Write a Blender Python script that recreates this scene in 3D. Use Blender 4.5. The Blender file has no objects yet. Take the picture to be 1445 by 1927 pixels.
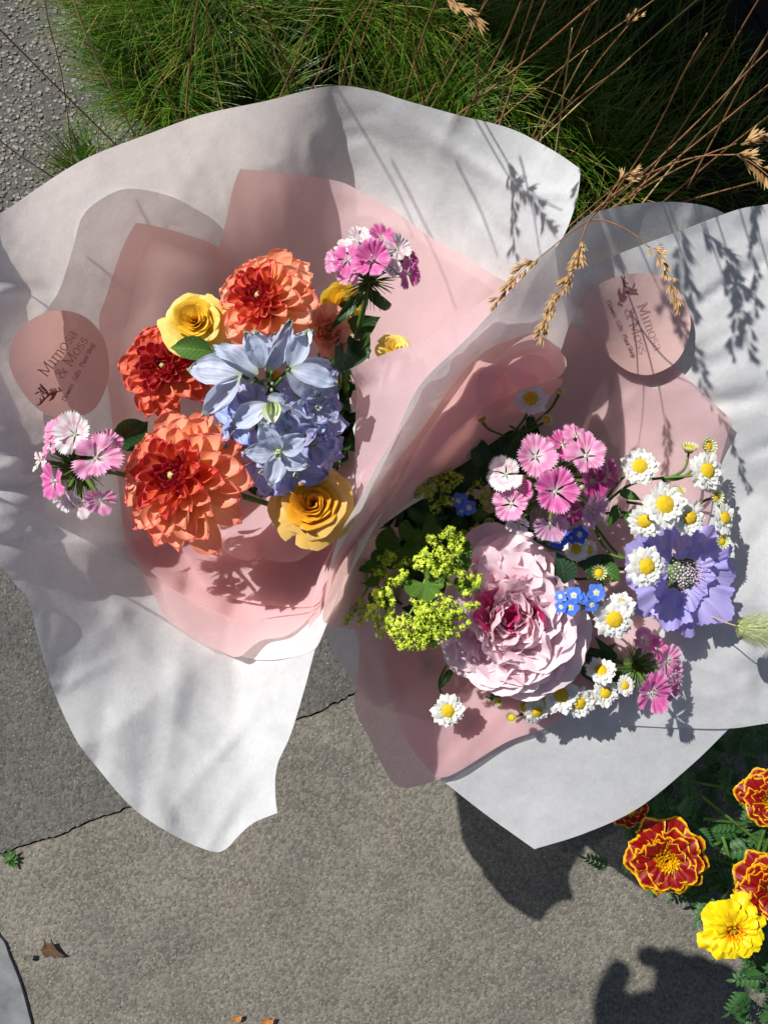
import bpy, math, random
import numpy as np
from mathutils import Vector, Matrix, noise
from mathutils.geometry import delaunay_2d_cdt
PI = math.pi
R = math.radians
# ------------------------------------------------------------------ camera, sky, sun, exposure
H = 0.8                       # camera height above the pavement, metres
F = 1392.0                    # focal length in pixels of the 1445 x 1927 picture
CX, CY = 722.5, 963.5
scene = bpy.context.scene
COL = scene.collection
cam_d = bpy.data.cameras.new('camera')
cam = bpy.data.objects.new('camera', cam_d); COL.objects.link(cam)
cam.location = (0, 0, H)
cam_d.sensor_fit = 'VERTICAL'; cam_d.sensor_height = 36; cam_d.lens = 36 * F / 1927
cam_d.clip_start = 0.01; cam_d.clip_end = 100
scene.camera = cam
SUNV = Vector((0.762, -0.67, -1.0)).normalized()      # the way the light travels
elev = math.asin(-SUNV.z)
azim = math.atan2(-SUNV.x, -SUNV.y)                   # clockwise from +Y
world = bpy.data.worlds.new('World'); scene.world = world; world.use_nodes = True
wn = world.node_tree.nodes; wl = world.node_tree.links
wn.clear()
wo = wn.new('ShaderNodeOutputWorld'); wb = wn.new('ShaderNodeBackground'); ws = wn.new('ShaderNodeTexSky')
ws.sky_type = 'NISHITA'; ws.sun_disc = False; ws.sun_elevation = elev; ws.sun_rotation = azim
wb.inputs[1].default_value = 0.055
wl.new(ws.outputs[0], wb.inputs[0]); wl.new(wb.outputs[0], wo.inputs[0])
sd = bpy.data.lights.new('sun', 'SUN'); sd.energy = 4.9; sd.angle = R(0.5); sd.color = (1, .965, .92)
sun = bpy.data.objects.new('sun', sd); COL.objects.link(sun)
sun.rotation_euler = SUNV.to_track_quat('-Z', 'Y').to_euler(); sun.location = (-2, 2, 4)
scene.view_settings.view_transform = 'Standard'; scene.view_settings.look = 'None'
scene.view_settings.exposure = 0.34; scene.view_settings.gamma = 1
scene.cycles.max_bounces = 8; scene.cycles.diffuse_bounces = 6; scene.cycles.transmission_bounces = 6
scene.cycles.sample_clamp_indirect = 6

def P(px, py, d):
    """the point seen at picture position px, py, at distance d below the camera"""
    return Vector(((px - CX) / F * d, -(py - CY) / F * d, H - d))
def PN(px, py, d):
    px = np.asarray(px, float); py = np.asarray(py, float); d = np.asarray(d, float)
    return np.stack([(px - CX) / F * d, -(py - CY) / F * d, H - d], -1)

# ------------------------------------------------------------------ object helpers
def tag(o, label=None, cat=None, group=None, kind=None):
    if label: o['label'] = label
    if cat: o['category'] = cat
    if group: o['group'] = group
    if kind: o['kind'] = kind
    return o
def empty(name, loc, label, cat, group=None):
    o = bpy.data.objects.new(name, None); COL.objects.link(o); o.location = loc
    o.empty_display_size = .01
    return tag(o, label, cat, group)
def mesh(name, V, faces, mat=None, uv=None, smooth=True, attr=None):
    me = bpy.data.meshes.new(name)
    V = np.asarray(V, dtype=np.float32).reshape(-1, 3)
    if isinstance(faces, np.ndarray):
        n, k = faces.shape
        me.vertices.add(len(V)); me.vertices.foreach_set('co', V.ravel())
        me.loops.add(n * k); me.loops.foreach_set('vertex_index', faces.astype(np.int32).ravel())
        me.polygons.add(n)
        me.polygons.foreach_set('loop_start', np.arange(0, n * k, k, dtype=np.int32))
        me.update(calc_edges=True)
    else:
        me.from_pydata([tuple(map(float, v)) for v in V], [], [tuple(map(int, f)) for f in faces])
        me.update()
    if smooth: me.polygons.foreach_set('use_smooth', [True] * len(me.polygons))
    li = np.empty(len(me.loops), dtype=np.int32); me.loops.foreach_get('vertex_index', li)
    if uv is not None:
        ul = me.uv_layers.new(name='UVMap')
        ul.data.foreach_set('uv', np.asarray(uv, dtype=np.float32)[li].ravel())
    if attr is not None:
        a = me.attributes.new('tone', 'FLOAT', 'POINT')
        a.data.foreach_set('value', np.asarray(attr, dtype=np.float32))
    if mat: me.materials.append(mat)
    return me
def ob(name, me, parent=None, M=None, label=None):
    o = bpy.data.objects.new(name, me); COL.objects.link(o)
    if parent is not None: o.parent = parent
    if M is not None: o.matrix_basis = M
    if label: o['label'] = label
    return o
def facing(loc, n, spin=0., s=1.):
    """matrix that puts local +Z on n at loc"""
    n = Vector(n).normalized()
    q = n.to_track_quat('Z', 'Y')
    return Matrix.Translation(loc) @ q.to_matrix().to_4x4() @ Matrix.Rotation(spin, 4, 'Z') @ Matrix.Scale(s, 4)
class Acc:
    """collects several shapes into one mesh"""
    def __init__(s): s.V = []; s.Fa = []; s.U = []; s.A = []; s.n = 0
    def add(s, V, Fc, U=None, a=.5):
        V = np.asarray(V, float)
        s.V.append(V); s.Fa += [tuple(i + s.n for i in f) for f in Fc]
        s.U.append(np.zeros((len(V), 2)) if U is None else np.asarray(U, float))
        s.A.append(np.full(len(V), a)); s.n += len(V)
    def mesh(s, name, mat, smooth=True):
        return mesh(name, np.concatenate(s.V), s.Fa, mat, np.concatenate(s.U), smooth, np.concatenate(s.A))
def cat(pts, n=8):
    """smooth open curve through points"""
    p = [Vector(q) for q in pts]
    if len(p) < 3:
        return [p[0].lerp(p[-1], i / n) for i in range(n + 1)]
    out = []
    for i in range(len(p) - 1):
        a = p[i - 1] if i else p[0] * 2 - p[1]
        b, c = p[i], p[i + 1]
        d = p[i + 2] if i + 2 < len(p) else p[-1] * 2 - p[-2]
        for k in range(n):
            t = k / n
            out.append(.5 * ((2 * b) + (c - a) * t + (2 * a - 5 * b + 4 * c - d) * t * t + (3 * b - a - 3 * c + d) * t ** 3))
    out.append(p[-1])
    return out
def tube(pts, r0, r1=None, sides=6, smooth=5):
    """vertices and faces of a tapered tube along a smooth curve"""
    r1 = r0 if r1 is None else r1
    c = cat(pts, smooth)
    V = []; Fc = []; U = []
    n = len(c)
    for i, p in enumerate(c):
        t = (c[min(i + 1, n - 1)] - c[max(i - 1, 0)])
        t = t.normalized() if t.length > 1e-9 else Vector((0, 0, 1))
        a = t.cross(Vector((0.3, 0.2, 1))).normalized(); b = t.cross(a)
        r = r0 + (r1 - r0) * i / (n - 1)
        for k in range(sides):
            an = 2 * PI * k / sides
            V.append(p + a * math.cos(an) * r + b * math.sin(an) * r); U.append((k / sides, i / (n - 1)))
        if i:
            for k in range(sides):
                k2 = (k + 1) % sides
                Fc.append(((i - 1) * sides + k, (i - 1) * sides + k2, i * sides + k2, i * sides + k))
    Fc.append(tuple(range(sides))[::-1]); Fc.append(tuple((n - 1) * sides + k for k in range(sides)))
    return V, Fc, U
def tube_mesh(name, pts, r0, r1, mat, sides=6, smooth=5):
    V, Fc, U = tube(pts, r0, r1, sides, smooth)
    return mesh(name, V, Fc, mat, U)

# ------------------------------------------------------------------ materials
def new_mat(name):
    m = bpy.data.materials.new(name); m.use_nodes = True
    nt = m.node_tree; nt.nodes.clear()
    return m, nt.nodes, nt.links
def ramp(N, L, src, stops, interp='LINEAR'):
    r = N.new('ShaderNodeValToRGB'); r.color_ramp.interpolation = interp
    e = r.color_ramp.elements
    while len(e) < len(stops): e.new(.5)
    for k, (p, c) in enumerate(stops):
        e[k].position = p; e[k].color = (*c, 1)
    L.new(src, r.inputs[0]); return r
def math_n(N, L, op, a, b=None, c=None):
    m = N.new('ShaderNodeMath'); m.operation = op
    for i, x in enumerate((a, b, c)):
        if x is None: continue
        if isinstance(x, (int, float)): m.inputs[i].default_value = x
        else: L.new(x, m.inputs[i])
    return m.outputs[0]
def mix_c(N, L, fac, a, b, mode='MIX'):
    m = N.new('ShaderNodeMix'); m.data_type = 'RGBA'; m.blend_type = mode
    for s, x in (('Factor', fac), ('A', a), ('B', b)):
        soc = [i for i in m.inputs if i.name == s and (i.type == 'RGBA' if s != 'Factor' else i.type == 'VALUE')][0]
        if isinstance(x, (int, float)): soc.default_value = x
        elif isinstance(x, tuple): soc.default_value = (*x, 1)
        else: L.new(x, soc)
    return [o for o in m.outputs if o.type == 'RGBA'][0]
def thin_surface(m, N, L, col, trans=.35, rough=.5, spec=.25, bump=None, bstr=.2, bdist=.0005, tcol=None, clear=0., ccol=(1, 1, 1)):
    """thin living or paper sheet: reflects on one side, lets light through to the other"""
    out = N.new('ShaderNodeOutputMaterial'); mx = N.new('ShaderNodeMixShader'); mx.inputs[0].default_value = trans
    pb = N.new('ShaderNodeBsdfPrincipled'); pb.inputs['Roughness'].default_value = rough
    pb.inputs['Specular IOR Level'].default_value = spec
    tr = N.new('ShaderNodeBsdfTranslucent')
    if isinstance(col, tuple):
        pb.inputs['Base Color'].default_value = (*col, 1); tr.inputs[0].default_value = (*(tcol or col), 1)
    else:
        L.new(col, pb.inputs['Base Color'])
        L.new(tcol or col, tr.inputs[0])
    if bump is not None:
        b = N.new('ShaderNodeBump'); b.inputs['Strength'].default_value = bstr; b.inputs['Distance'].default_value = bdist
        L.new(bump, b.inputs['Height']); L.new(b.outputs[0], pb.inputs['Normal']); L.new(b.outputs[0], tr.inputs['Normal'])
    L.new(pb.outputs[0], mx.inputs[1]); L.new(tr.outputs[0], mx.inputs[2])
    if clear:
        tp = N.new('ShaderNodeBsdfTransparent'); tp.inputs[0].default_value = (*ccol, 1)
        m2 = N.new('ShaderNodeMixShader'); m2.inputs[0].default_value = clear
        L.new(mx.outputs[0], m2.inputs[1]); L.new(tp.outputs[0], m2.inputs[2]); L.new(m2.outputs[0], out.inputs[0])
    else: L.new(mx.outputs[0], out.inputs[0])
    return m
def noise_n(N, L, scale, detail=4, rough=.6, coord='Object', dist=0):
    tc = N.new('ShaderNodeTexCoord'); n = N.new('ShaderNodeTexNoise')
    n.inputs['Scale'].default_value = scale; n.inputs['Detail'].default_value = detail
    n.inputs['Roughness'].default_value = rough; n.inputs['Distortion'].default_value = dist
    L.new(tc.outputs[coord], n.inputs['Vector']); return n.outputs[0]
def petal_mat(name, stops, trans=.4, streak=.12, rough=.45, spec=.3, edge=None, veins=14, sheen=0, tone=.14, rays=None):
    """colour runs from the base of the petal to its tip; faint veins run along it"""
    m, N, L = new_mat(name)
    uv = N.new('ShaderNodeUVMap'); sp = N.new('ShaderNodeSeparateXYZ'); L.new(uv.outputs[0], sp.inputs[0])
    u, v = sp.outputs[0], sp.outputs[1]
    nz = noise_n(N, L, 5 , 3)
    vv = math_n(N, L, 'ADD', v, math_n(N, L, 'MULTIPLY', math_n(N, L, 'SUBTRACT', nz, .5), .25))
    if rays:
        # teeth of colour reaching inward along the veins
        w = math_n(N, L, 'SINE', math_n(N, L, 'MULTIPLY', u, rays))
        vv = math_n(N, L, 'ADD', vv, math_n(N, L, 'MULTIPLY', w, .07))
    c = ramp(N, L, vv, stops).outputs[0]
    if edge:
        ecol, e0, e1 = edge
        du = math_n(N, L, 'ABSOLUTE', math_n(N, L, 'SUBTRACT', u, .5))
        du = math_n(N, L, 'MULTIPLY', du, 2)
        mxv = math_n(N, L, 'MAXIMUM', du, v)
        mxv = math_n(N, L, 'ADD', mxv, math_n(N, L, 'MULTIPLY', math_n(N, L, 'SUBTRACT', noise_n(N, L, 9, 3), .5), .16))
        er = ramp(N, L, mxv, [(e0, (0, 0, 0)), (e1, (1, 1, 1))]).outputs[0]
        c = mix_c(N, L, er, c, ecol)
    # veins
    cmb = N.new('ShaderNodeCombineXYZ'); L.new(math_n(N, L, 'MULTIPLY', u, veins), cmb.inputs[0]); L.new(math_n(N, L, 'MULTIPLY', v, 1.2), cmb.inputs[1])
    oi = N.new('ShaderNodeObjectInfo'); L.new(math_n(N, L, 'MULTIPLY', oi.outputs['Random'], 31), cmb.inputs[2])
    vn = N.new('ShaderNodeTexNoise'); vn.inputs['Scale'].default_value = 1; vn.inputs['Detail'].default_value = 3; L.new(cmb.outputs[0], vn.inputs['Vector'])
    vr = ramp(N, L, vn.outputs[0], [(.34, (0, 0, 0)), (.66, (1, 1, 1))]).outputs[0]
    br = math_n(N, L, 'ADD', 1 - streak / 2 - tone / 2, math_n(N, L, 'ADD', math_n(N, L, 'MULTIPLY', vr, streak), math_n(N, L, 'MULTIPLY', oi.outputs['Random'], tone)))
    g = N.new('ShaderNodeCombineColor')
    for i in range(3): L.new(br, g.inputs[i])
    c = mix_c(N, L, 1., c, g.outputs[0], 'MULTIPLY')
    return thin_surface(m, N, L, c, trans, rough, spec, vn.outputs[0], .35, .0005)
def leaf_mat(name, dark, light, trans=.3, rough=.4, spec=.4, back=None):
    m, N, L = new_mat(name)
    uv = N.new('ShaderNodeUVMap'); sp = N.new('ShaderNodeSeparateXYZ'); L.new(uv.outputs[0], sp.inputs[0])
    u, v = sp.outputs[0], sp.outputs[1]
    du = math_n(N, L, 'ABSOLUTE', math_n(N, L, 'SUBTRACT', u, .5))
    # side veins slant towards the tip
    w = math_n(N, L, 'SINE', math_n(N, L, 'MULTIPLY', math_n(N, L, 'SUBTRACT', v, math_n(N, L, 'MULTIPLY', du, .5)), 55))
    w = math_n(N, L, 'MULTIPLY', math_n(N, L, 'ADD', w, 1), .5)
    mid = ramp(N, L, du, [(0, (1, 1, 1)), (.05, (0, 0, 0))]).outputs[0]
    nz = noise_n(N, L, 60, 4)
    f = math_n(N, L, 'ADD', math_n(N, L, 'MULTIPLY', nz, .9), math_n(N, L, 'MULTIPLY', w, .12))
    c = ramp(N, L, f, [(.3, dark), (.75, light)]).outputs[0]
    c = mix_c(N, L, math_n(N, L, 'MULTIPLY', mid, .5), c, tuple(min(1, x * 1.8) for x in light))
    return thin_surface(m, N, L, c, trans, rough, spec, math_n(N, L, 'SUBTRACT', w, mid), .25, .0006)
def plain_mat(name, a, b, scale=80, rough=.6, spec=.3, bstr=.2, bd=.0005, metal=0, attr=False):
    m, N, L = new_mat(name)
    nz = noise_n(N, L, scale, 5)
    src = nz
    if attr:
        at = N.new('ShaderNodeAttribute'); at.attribute_name = 'tone'
        src = math_n(N, L, 'ADD', math_n(N, L, 'MULTIPLY', nz, .35), math_n(N, L, 'MULTIPLY', at.outputs['Fac'], .65))
    c = ramp(N, L, src, [(.25, a), (.75, b)]).outputs[0]
    out = N.new('ShaderNodeOutputMaterial'); pb = N.new('ShaderNodeBsdfPrincipled')
    L.new(c, pb.inputs['Base Color']); pb.inputs['Roughness'].default_value = rough; pb.inputs['Specular IOR Level'].default_value = spec
    pb.inputs['Metallic'].default_value = metal
    bp = N.new('ShaderNodeBump'); bp.inputs['Strength'].default_value = bstr; bp.inputs['Distance'].default_value = bd
    L.new(nz, bp.inputs['Height']); L.new(bp.outputs[0], pb.inputs['Normal']); L.new(pb.outputs[0], out.inputs[0])
    return m
def paper_mat(name, base, vary, trans, fibre=260, through=None, clear=0., ccol=(1, 1, 1)):
    m, N, L = new_mat(name)
    n1 = noise_n(N, L, 55, 5, .65); n2 = noise_n(N, L, fibre, 6, .8, dist=1.2)
    f = math_n(N, L, 'ADD', math_n(N, L, 'MULTIPLY', n1, .45), math_n(N, L, 'MULTIPLY', n2, .55))
    lo = tuple(x * (1 - vary) for x in base); hi = tuple(min(.95, x * (1 + vary * .6)) for x in base)
    c = ramp(N, L, f, [(.32, lo), (.68, hi)]).outputs[0]
    n3 = noise_n(N, L, 30, 6, .6, dist=.6)
    h = math_n(N, L, 'ADD', math_n(N, L, 'MULTIPLY', n2, .3), n3)
    tc_ = None
    if through:
        tlo = tuple(x * (1 - vary * 1.3) for x in through); tc_ = ramp(N, L, f, [(.3, tlo), (.7, through)]).outputs[0]
    return thin_surface(m, N, L, c, trans, .75, .12, h, .28, .0025, tcol=tc_, clear=clear, ccol=ccol)

M = {}
M['white_paper'] = paper_mat('white kraft tissue', (.83, .85, .88), .18, .45, 330, (.95, .88, .84), .07)
M['pink_paper'] = paper_mat('pink tissue', (.88, .68, .74), .06, .60, 260, (.99, .67, .60), .16, (1, .84, .82))
M['sticker'] = paper_mat('sticker paper', (.74, .51, .47), .02, .32, 100, (.9, .58, .5))
M['ink'] = plain_mat('sticker ink dark', (.20, .075, .065), (.25, .095, .085), rough=.6)
M['ink_light'] = plain_mat('sticker foil ink', (.42, .22, .19), (.46, .25, .22), rough=.4)
M['stem'] = plain_mat('green stem', (.05, .11, .015), (.10, .19, .03), 90, .5)
M['stem_dark'] = plain_mat('dark stem', (.02, .03, .012), (.05, .06, .02), 90, .5)
M['leaf'] = leaf_mat('leaf green', (.012, .045, .010), (.035, .10, .022))
M['leaf_mid'] = leaf_mat('leaf fresh', (.03, .10, .012), (.08, .20, .03))
M['leaf_lime'] = leaf_mat('leaf soft green', (.05, .13, .02), (.12, .25, .05), .35, .6, .2)
M['leaf_grey'] = leaf_mat('leaf blue green', (.02, .06, .03), (.06, .12, .05), .25)
M['leaf_mari'] = leaf_mat('marigold leaf', (.018, .07, .018), (.06, .16, .04), .25)
# dahlias
M['dah_core'] = petal_mat('dahlia heart crimson', [(0, (.55, .06, .01)), (.4, (.52, .03, .03)), (1, (.42, .02, .05))], .3)
M['dah_mid'] = petal_mat('dahlia red coral', [(0, (.88, .45, .06)), (.35, (.82, .20, .08)), (1, (.66, .055, .06))], .35)
M['dah_out'] = petal_mat('dahlia coral orange', [(0, (.90, .62, .14)), (.45, (.91, .52, .25)), (.8, (.88, .34, .21)), (1, (.84, .25, .18))], .42)
M['dah_tip'] = petal_mat('dahlia salmon', [(0, (.90, .62, .16)), (.5, (.92, .56, .32)), (1, (.89, .41, .30))], .42)
M['dah_red'] = petal_mat('dahlia deep red', [(0, (.7, .20, .05)), (.4, (.58, .06, .05)), (1, (.46, .025, .05))], .32)
M['dah_redo'] = petal_mat('dahlia red orange', [(0, (.88, .45, .12)), (.4, (.84, .26, .10)), (1, (.74, .12, .09))], .36)
M['bud_green'] = plain_mat('flower heart green', (.28, .33, .08), (.55, .55, .20), 300, .5)
# roses
M['rose_y'] = petal_mat('rose yellow', [(0, (.85, .52, .01)), (.45, (.86, .64, .06)), (1, (.88, .76, .25))], .4, .06)
M['rose_yc'] = petal_mat('rose gold heart', [(0, (.85, .40, .01)), (.6, (.86, .55, .02)), (1, (.87, .66, .08))], .4, .06)
M['rose_o'] = petal_mat('rose amber heart', [(0, (.72, .22, .003)), (.6, (.82, .38, .01)), (1, (.86, .50, .04))], .38, .06)
M['rose_oo'] = petal_mat('rose peach yellow', [(0, (.85, .40, .02)), (.5, (.87, .52, .08)), (1, (.88, .62, .19))], .4, .06)
# peony
M['peo'] = petal_mat('peony blush', [(0, (.82, .25, .42)), (.2, (.87, .53, .62)), (.6, (.89, .66, .73)), (1, (.90, .76, .80))], .38, .08)
M['peo_p'] = petal_mat('peony rose pink', [(0, (.75, .08, .26)), (.3, (.86, .46, .57)), (1, (.90, .71, .76))], .38, .12)
M['peo_m'] = petal_mat('peony magenta', [(0, (.32, .005, .06)), (.5, (.45, .01, .11)), (1, (.60, .06, .22))], .3, .2)
# dianthus
M['dia_pink'] = petal_mat('dianthus pink', [(0, (.45, .25, .32)), (.12, (.85, .72, .78)), (.36, (.84, .58, .69)), (.55, (.80, .26, .50)), (1, (.82, .42, .62))], .35, .25, veins=40, rays=60)
M['dia_hot'] = petal_mat('dianthus hot pink', [(0, (.45, .3, .35)), (.14, (.80, .60, .70)), (.34, (.72, .18, .44)), (.75, (.74, .13, .40)), (1, (.80, .33, .58))], .35, .2, veins=40, rays=50)
M['dia_white'] = petal_mat('dianthus white', [(0, (.45, .3, .32)), (.12, (.86, .84, .80)), (.38, (.85, .80, .79)), (.5, (.80, .42, .54)), (.62, (.86, .76, .78)), (1, (.87, .85, .83))], .35, .12, veins=40, rays=60)
M['dia_lilac'] = petal_mat('dianthus mauve', [(0, (.2, .08, .14)), (.15, (.62, .45, .53)), (.5, (.58, .26, .43)), (1, (.70, .48, .62))], .35, .35, veins=40, rays=40)
M['dia_deep'] = petal_mat('dianthus magenta', [(0, (.3, .1, .2)), (.15, (.5, .2, .36)), (.4, (.48, .035, .22)), (1, (.60, .12, .36))], .35, .2, veins=40)
M['calyx'] = plain_mat('calyx green', (.04, .09, .015), (.12, .20, .04), 200, .5)
# feverfew
M['fev'] = petal_mat('feverfew white', [(0, (.72, .74, .40)), (.18, (.84, .85, .78)), (1, (.88, .88, .85))], .4, .06, tone=.04)
M['fev_disc'] = plain_mat('feverfew disc', (.55, .30, .005), (.86, .66, .02), 500, .6, bstr=.6, bd=.0008)
M['fev_bud'] = petal_mat('feverfew bud', [(0, (.35, .45, .10)), (.5, (.72, .76, .40)), (1, (.84, .85, .62))], .35, .06)
# delphinium
M['del_b'] = petal_mat('delphinium grey blue', [(0, (.50, .56, .45)), (.2, (.58, .64, .76)), (.7, (.57, .64, .81)), (.88, (.56, .64, .78)), (1, (.34, .42, .24))], .38, .42, veins=22, tone=.2)
M['del_s'] = petal_mat('delphinium sky', [(0, (.6, .65, .6)), (.3, (.46, .57, .85)), (1, (.42, .53, .86))], .42, .35, veins=20)
M['del_l'] = petal_mat('delphinium lilac', [(0, (.60, .60, .70)), (.4, (.54, .53, .79)), (1, (.48, .47, .76))], .4, .38, veins=20, tone=.24)
M['del_w'] = petal_mat('delphinium bee', [(0, (.30, .42, .10)), (.4, (.60, .68, .38)), (1, (.78, .82, .72))], .4, .2)
# scabiosa, forget-me-not, marigold, lady's mantle
M['sca'] = petal_mat('scabiosa lavender', [(0, (.66, .62, .80)), (.3, (.57, .52, .85)), (1, (.47, .41, .84))], .4, .2, veins=24)
M['sca_c'] = plain_mat('scabiosa floret', (.20, .20, .16), (.58, .50, .58), 400, .6, attr=True)
M['sca_p'] = plain_mat('scabiosa anther', (.55, .25, .42), (.72, .5, .62), 400, .6)
M['fmn'] = petal_mat('forget me not blue', [(0, (.85, .85, .85)), (.16, (.7, .75, .88)), (.26, (.10, .24, .82)), (1, (.12, .28, .86))], .35, .1)
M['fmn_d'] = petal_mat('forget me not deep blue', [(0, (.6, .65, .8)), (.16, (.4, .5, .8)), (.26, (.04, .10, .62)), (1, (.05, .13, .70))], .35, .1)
M['fmn_eye'] = plain_mat('forget me not eye', (.8, .55, .02), (.85, .7, .1), 500, .5)
M['mar_r'] = petal_mat('marigold maroon gold edge', [(0, (.45, .02, .004)), (.5, (.27, .004, .004)), (1, (.24, .004, .004))], .3, .3, edge=((.88, .48, .004), .905, .975))
M['mar_y'] = petal_mat('marigold yellow', [(0, (.75, .12, .004)), (.3, (.84, .28, .004)), (.5, (.88, .62, .004)), (1, (.88, .68, .006))], .3, .25)
M['mar_c'] = petal_mat('marigold heart', [(0, (.80, .36, .004)), (1, (.88, .58, .008))], .3, .2)
M['alch'] = plain_mat('lady mantle flower', (.17, .26, .010), (.62, .74, .06), 120, .55, attr=True)
M['alch_leaf'] = leaf_mat('lady mantle leaf', (.05, .13, .015), (.13, .25, .04), .35, .65, .2)
M['stalk'] = plain_mat('dry red brown stalk', (.17, .075, .035), (.34, .18, .085), 60, .55)
M['stalk_pale'] = plain_mat('straw stalk', (.35, .25, .11), (.55, .42, .2), 60, .55)
M['seed'] = petal_mat('golden seed husk', [(0, (.30, .16, .06)), (.5, (.55, .33, .13)), (1, (.72, .52, .27))], .3, .3)
M['awn'] = plain_mat('bunny tail hairs', (.22, .28, .10), (.58, .60, .34), 90, .6, attr=True)

# ------------------------------------------------------------------ smooth surfaces through measured depths
class TPS:
    def __init__(s, ctrl, lam=1e-4):
        c = np.array(ctrl, float); s.xy = c[:, :2] / 1000
        n = len(c); K = s.U(np.linalg.norm(s.xy[:, None] - s.xy[None], axis=-1)) + lam * np.eye(n)
        Pm = np.c_[np.ones(n), s.xy]
        A = np.block([[K, Pm], [Pm.T, np.zeros((3, 3))]])
        s.w = np.linalg.solve(A, np.r_[c[:, 2], 0, 0, 0])
    def U(s, r): return np.where(r > 1e-9, r * r * np.log(np.maximum(r, 1e-9)), 0)
    def __call__(s, x, y):
        p = np.stack([np.asarray(x, float).ravel(), np.asarray(y, float).ravel()], -1) / 1000
        K = s.U(np.linalg.norm(p[:, None] - s.xy[None], axis=-1))
        return K @ s.w[:-3] + np.c_[np.ones(len(p)), p] @ s.w[-3:]
def outline(pts, n=7):
    """closed smooth outline; a third value 1 marks a sharp corner"""
    N = len(pts); out = []
    for i in range(N):
        b, c = pts[i], pts[(i + 1) % N]
        a, d = pts[i - 1], pts[(i + 2) % N]
        B, C = Vector(b[:2]), Vector(c[:2])
        A = 2 * B - C if len(b) > 2 else Vector(a[:2]); D = 2 * C - B if len(c) > 2 else Vector(d[:2])
        ns = max(2, int((C - B).length / 9))
        for k in range(ns):
            t = k / ns
            out.append(.5 * ((2 * B) + (C - A) * t + (2 * A - 5 * B + 4 * C - D) * t * t + (3 * B - A - 3 * C + D) * t ** 3))
    return [tuple(q) for q in out]
def inside(x, y, poly):
    poly = np.array(poly); r = np.zeros(len(x), bool); j = len(poly) - 1
    for i in range(len(poly)):
        xi, yi = poly[i]; xj, yj = poly[j]
        if yi != yj:
            r ^= ((yi > y) != (yj > y)) & (x < (xj - xi) * (y - yi) / (yj - yi) + xi)
        j = i
    return r
def crumple(x, y, seed, amp):
    o = np.empty(len(x))
    for i in range(len(x)):
        a = Vector((x[i] / 150, y[i] / 150, seed * 7.3)); b = Vector((x[i] / 55, y[i] / 55, seed * 3.1))
        w = noise.noise(a + Vector((4, 9, 1)))
        o[i] = (1 - abs(noise.noise(a + Vector((w, w, 0)) * .8)) * 2) * 1. + (1 - abs(noise.noise(b + Vector((w, w, 0)))) * 2) * .35 * max(0, w + .35)
    return o * amp
def sheet(name, parent, pts, surf, off, mat, seed=0, amp=.0011, bumps=(), pleat=None, step=9, label=None):
    """one sheet of paper: its outline, the surface it lies along, how far above it, and where it lifts or dips"""
    poly = outline(pts)
    P0 = np.array(poly); x0, y0 = P0.min(0); x1, y1 = P0.max(0)
    gx, gy = np.meshgrid(np.arange(x0, x1, step), np.arange(y0, y1, step))
    rs = np.random.RandomState(seed + 3)
    gx = (gx + rs.uniform(-3, 3, gx.shape)).ravel(); gy = (gy + rs.uniform(-3, 3, gy.shape)).ravel()
    k = inside(gx, gy, poly); gx, gy = gx[k], gy[k]
    dist = np.full(len(gx), 1e9)
    for q in P0: dist = np.minimum(dist, np.hypot(gx - q[0], gy - q[1]))
    k = dist > 5; gx, gy = gx[k], gy[k]
    vc = [Vector(q) for q in poly] + [Vector((a, b)) for a, b in zip(gx, gy)]
    r = delaunay_2d_cdt(vc, [], [list(range(len(poly)))], 1, 1e-4)
    v2 = np.array([tuple(q) for q in r[0]]); fc = np.array([f for f in r[2] if len(f) == 3])
    x, y = v2[:, 0], v2[:, 1]
    d = surf(x, y) - off + crumple(x, y, seed, amp)
    for bx, by, rad, am in bumps:
        d -= am * np.exp(-((x - bx) ** 2 + (y - by) ** 2) / (rad * rad))
    if pleat:
        px, py, kf, am = pleat
        th = np.arctan2(y - py, x - px); rr = np.hypot(x - px, y - py) / 500
        nz = np.array([noise.noise(Vector((t * kf, q * .8, seed * 5.7))) for t, q in zip(th, rr)])
        d -= am * (1 - np.abs(nz) * 2.2) * np.clip(rr, .1, 1)
    rr2 = random.Random(seed * 17 + 5); area = (x1 - x0) * (y1 - y0)
    # pressed creases: straight, sharp, of limited length
    for _ in range(int(4 + area / 13000) if amp > .0004 else 2):
        qx, qy = rr2.uniform(x0, x1), rr2.uniform(y0, y1)
        an = rr2.uniform(0, PI) if (not pleat or rr2.random() < .45) else math.atan2(qy - pleat[1], qx - pleat[0]) + rr2.uniform(-.2, .2)
        ca, sa = math.cos(an), math.sin(an); al = (x - qx) * ca + (y - qy) * sa; ac = -(x - qx) * sa + (y - qy) * ca
        w = rr2.uniform(14, 34); ln = rr2.uniform(40, 150); am2 = rr2.choice((-1, 1)) * rr2.uniform(.0009, .0026) * min(1, amp / .0009)
        d -= am2 * np.clip(1 - np.abs(ac) / w, 0, 1) * np.exp(-(al / ln) ** 2)
    V = PN(x, y, d)
    me = mesh(name, V, fc, mat, np.c_[x / 1000, y / 1000])
    return ob(name, me, parent, label=label)
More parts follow.
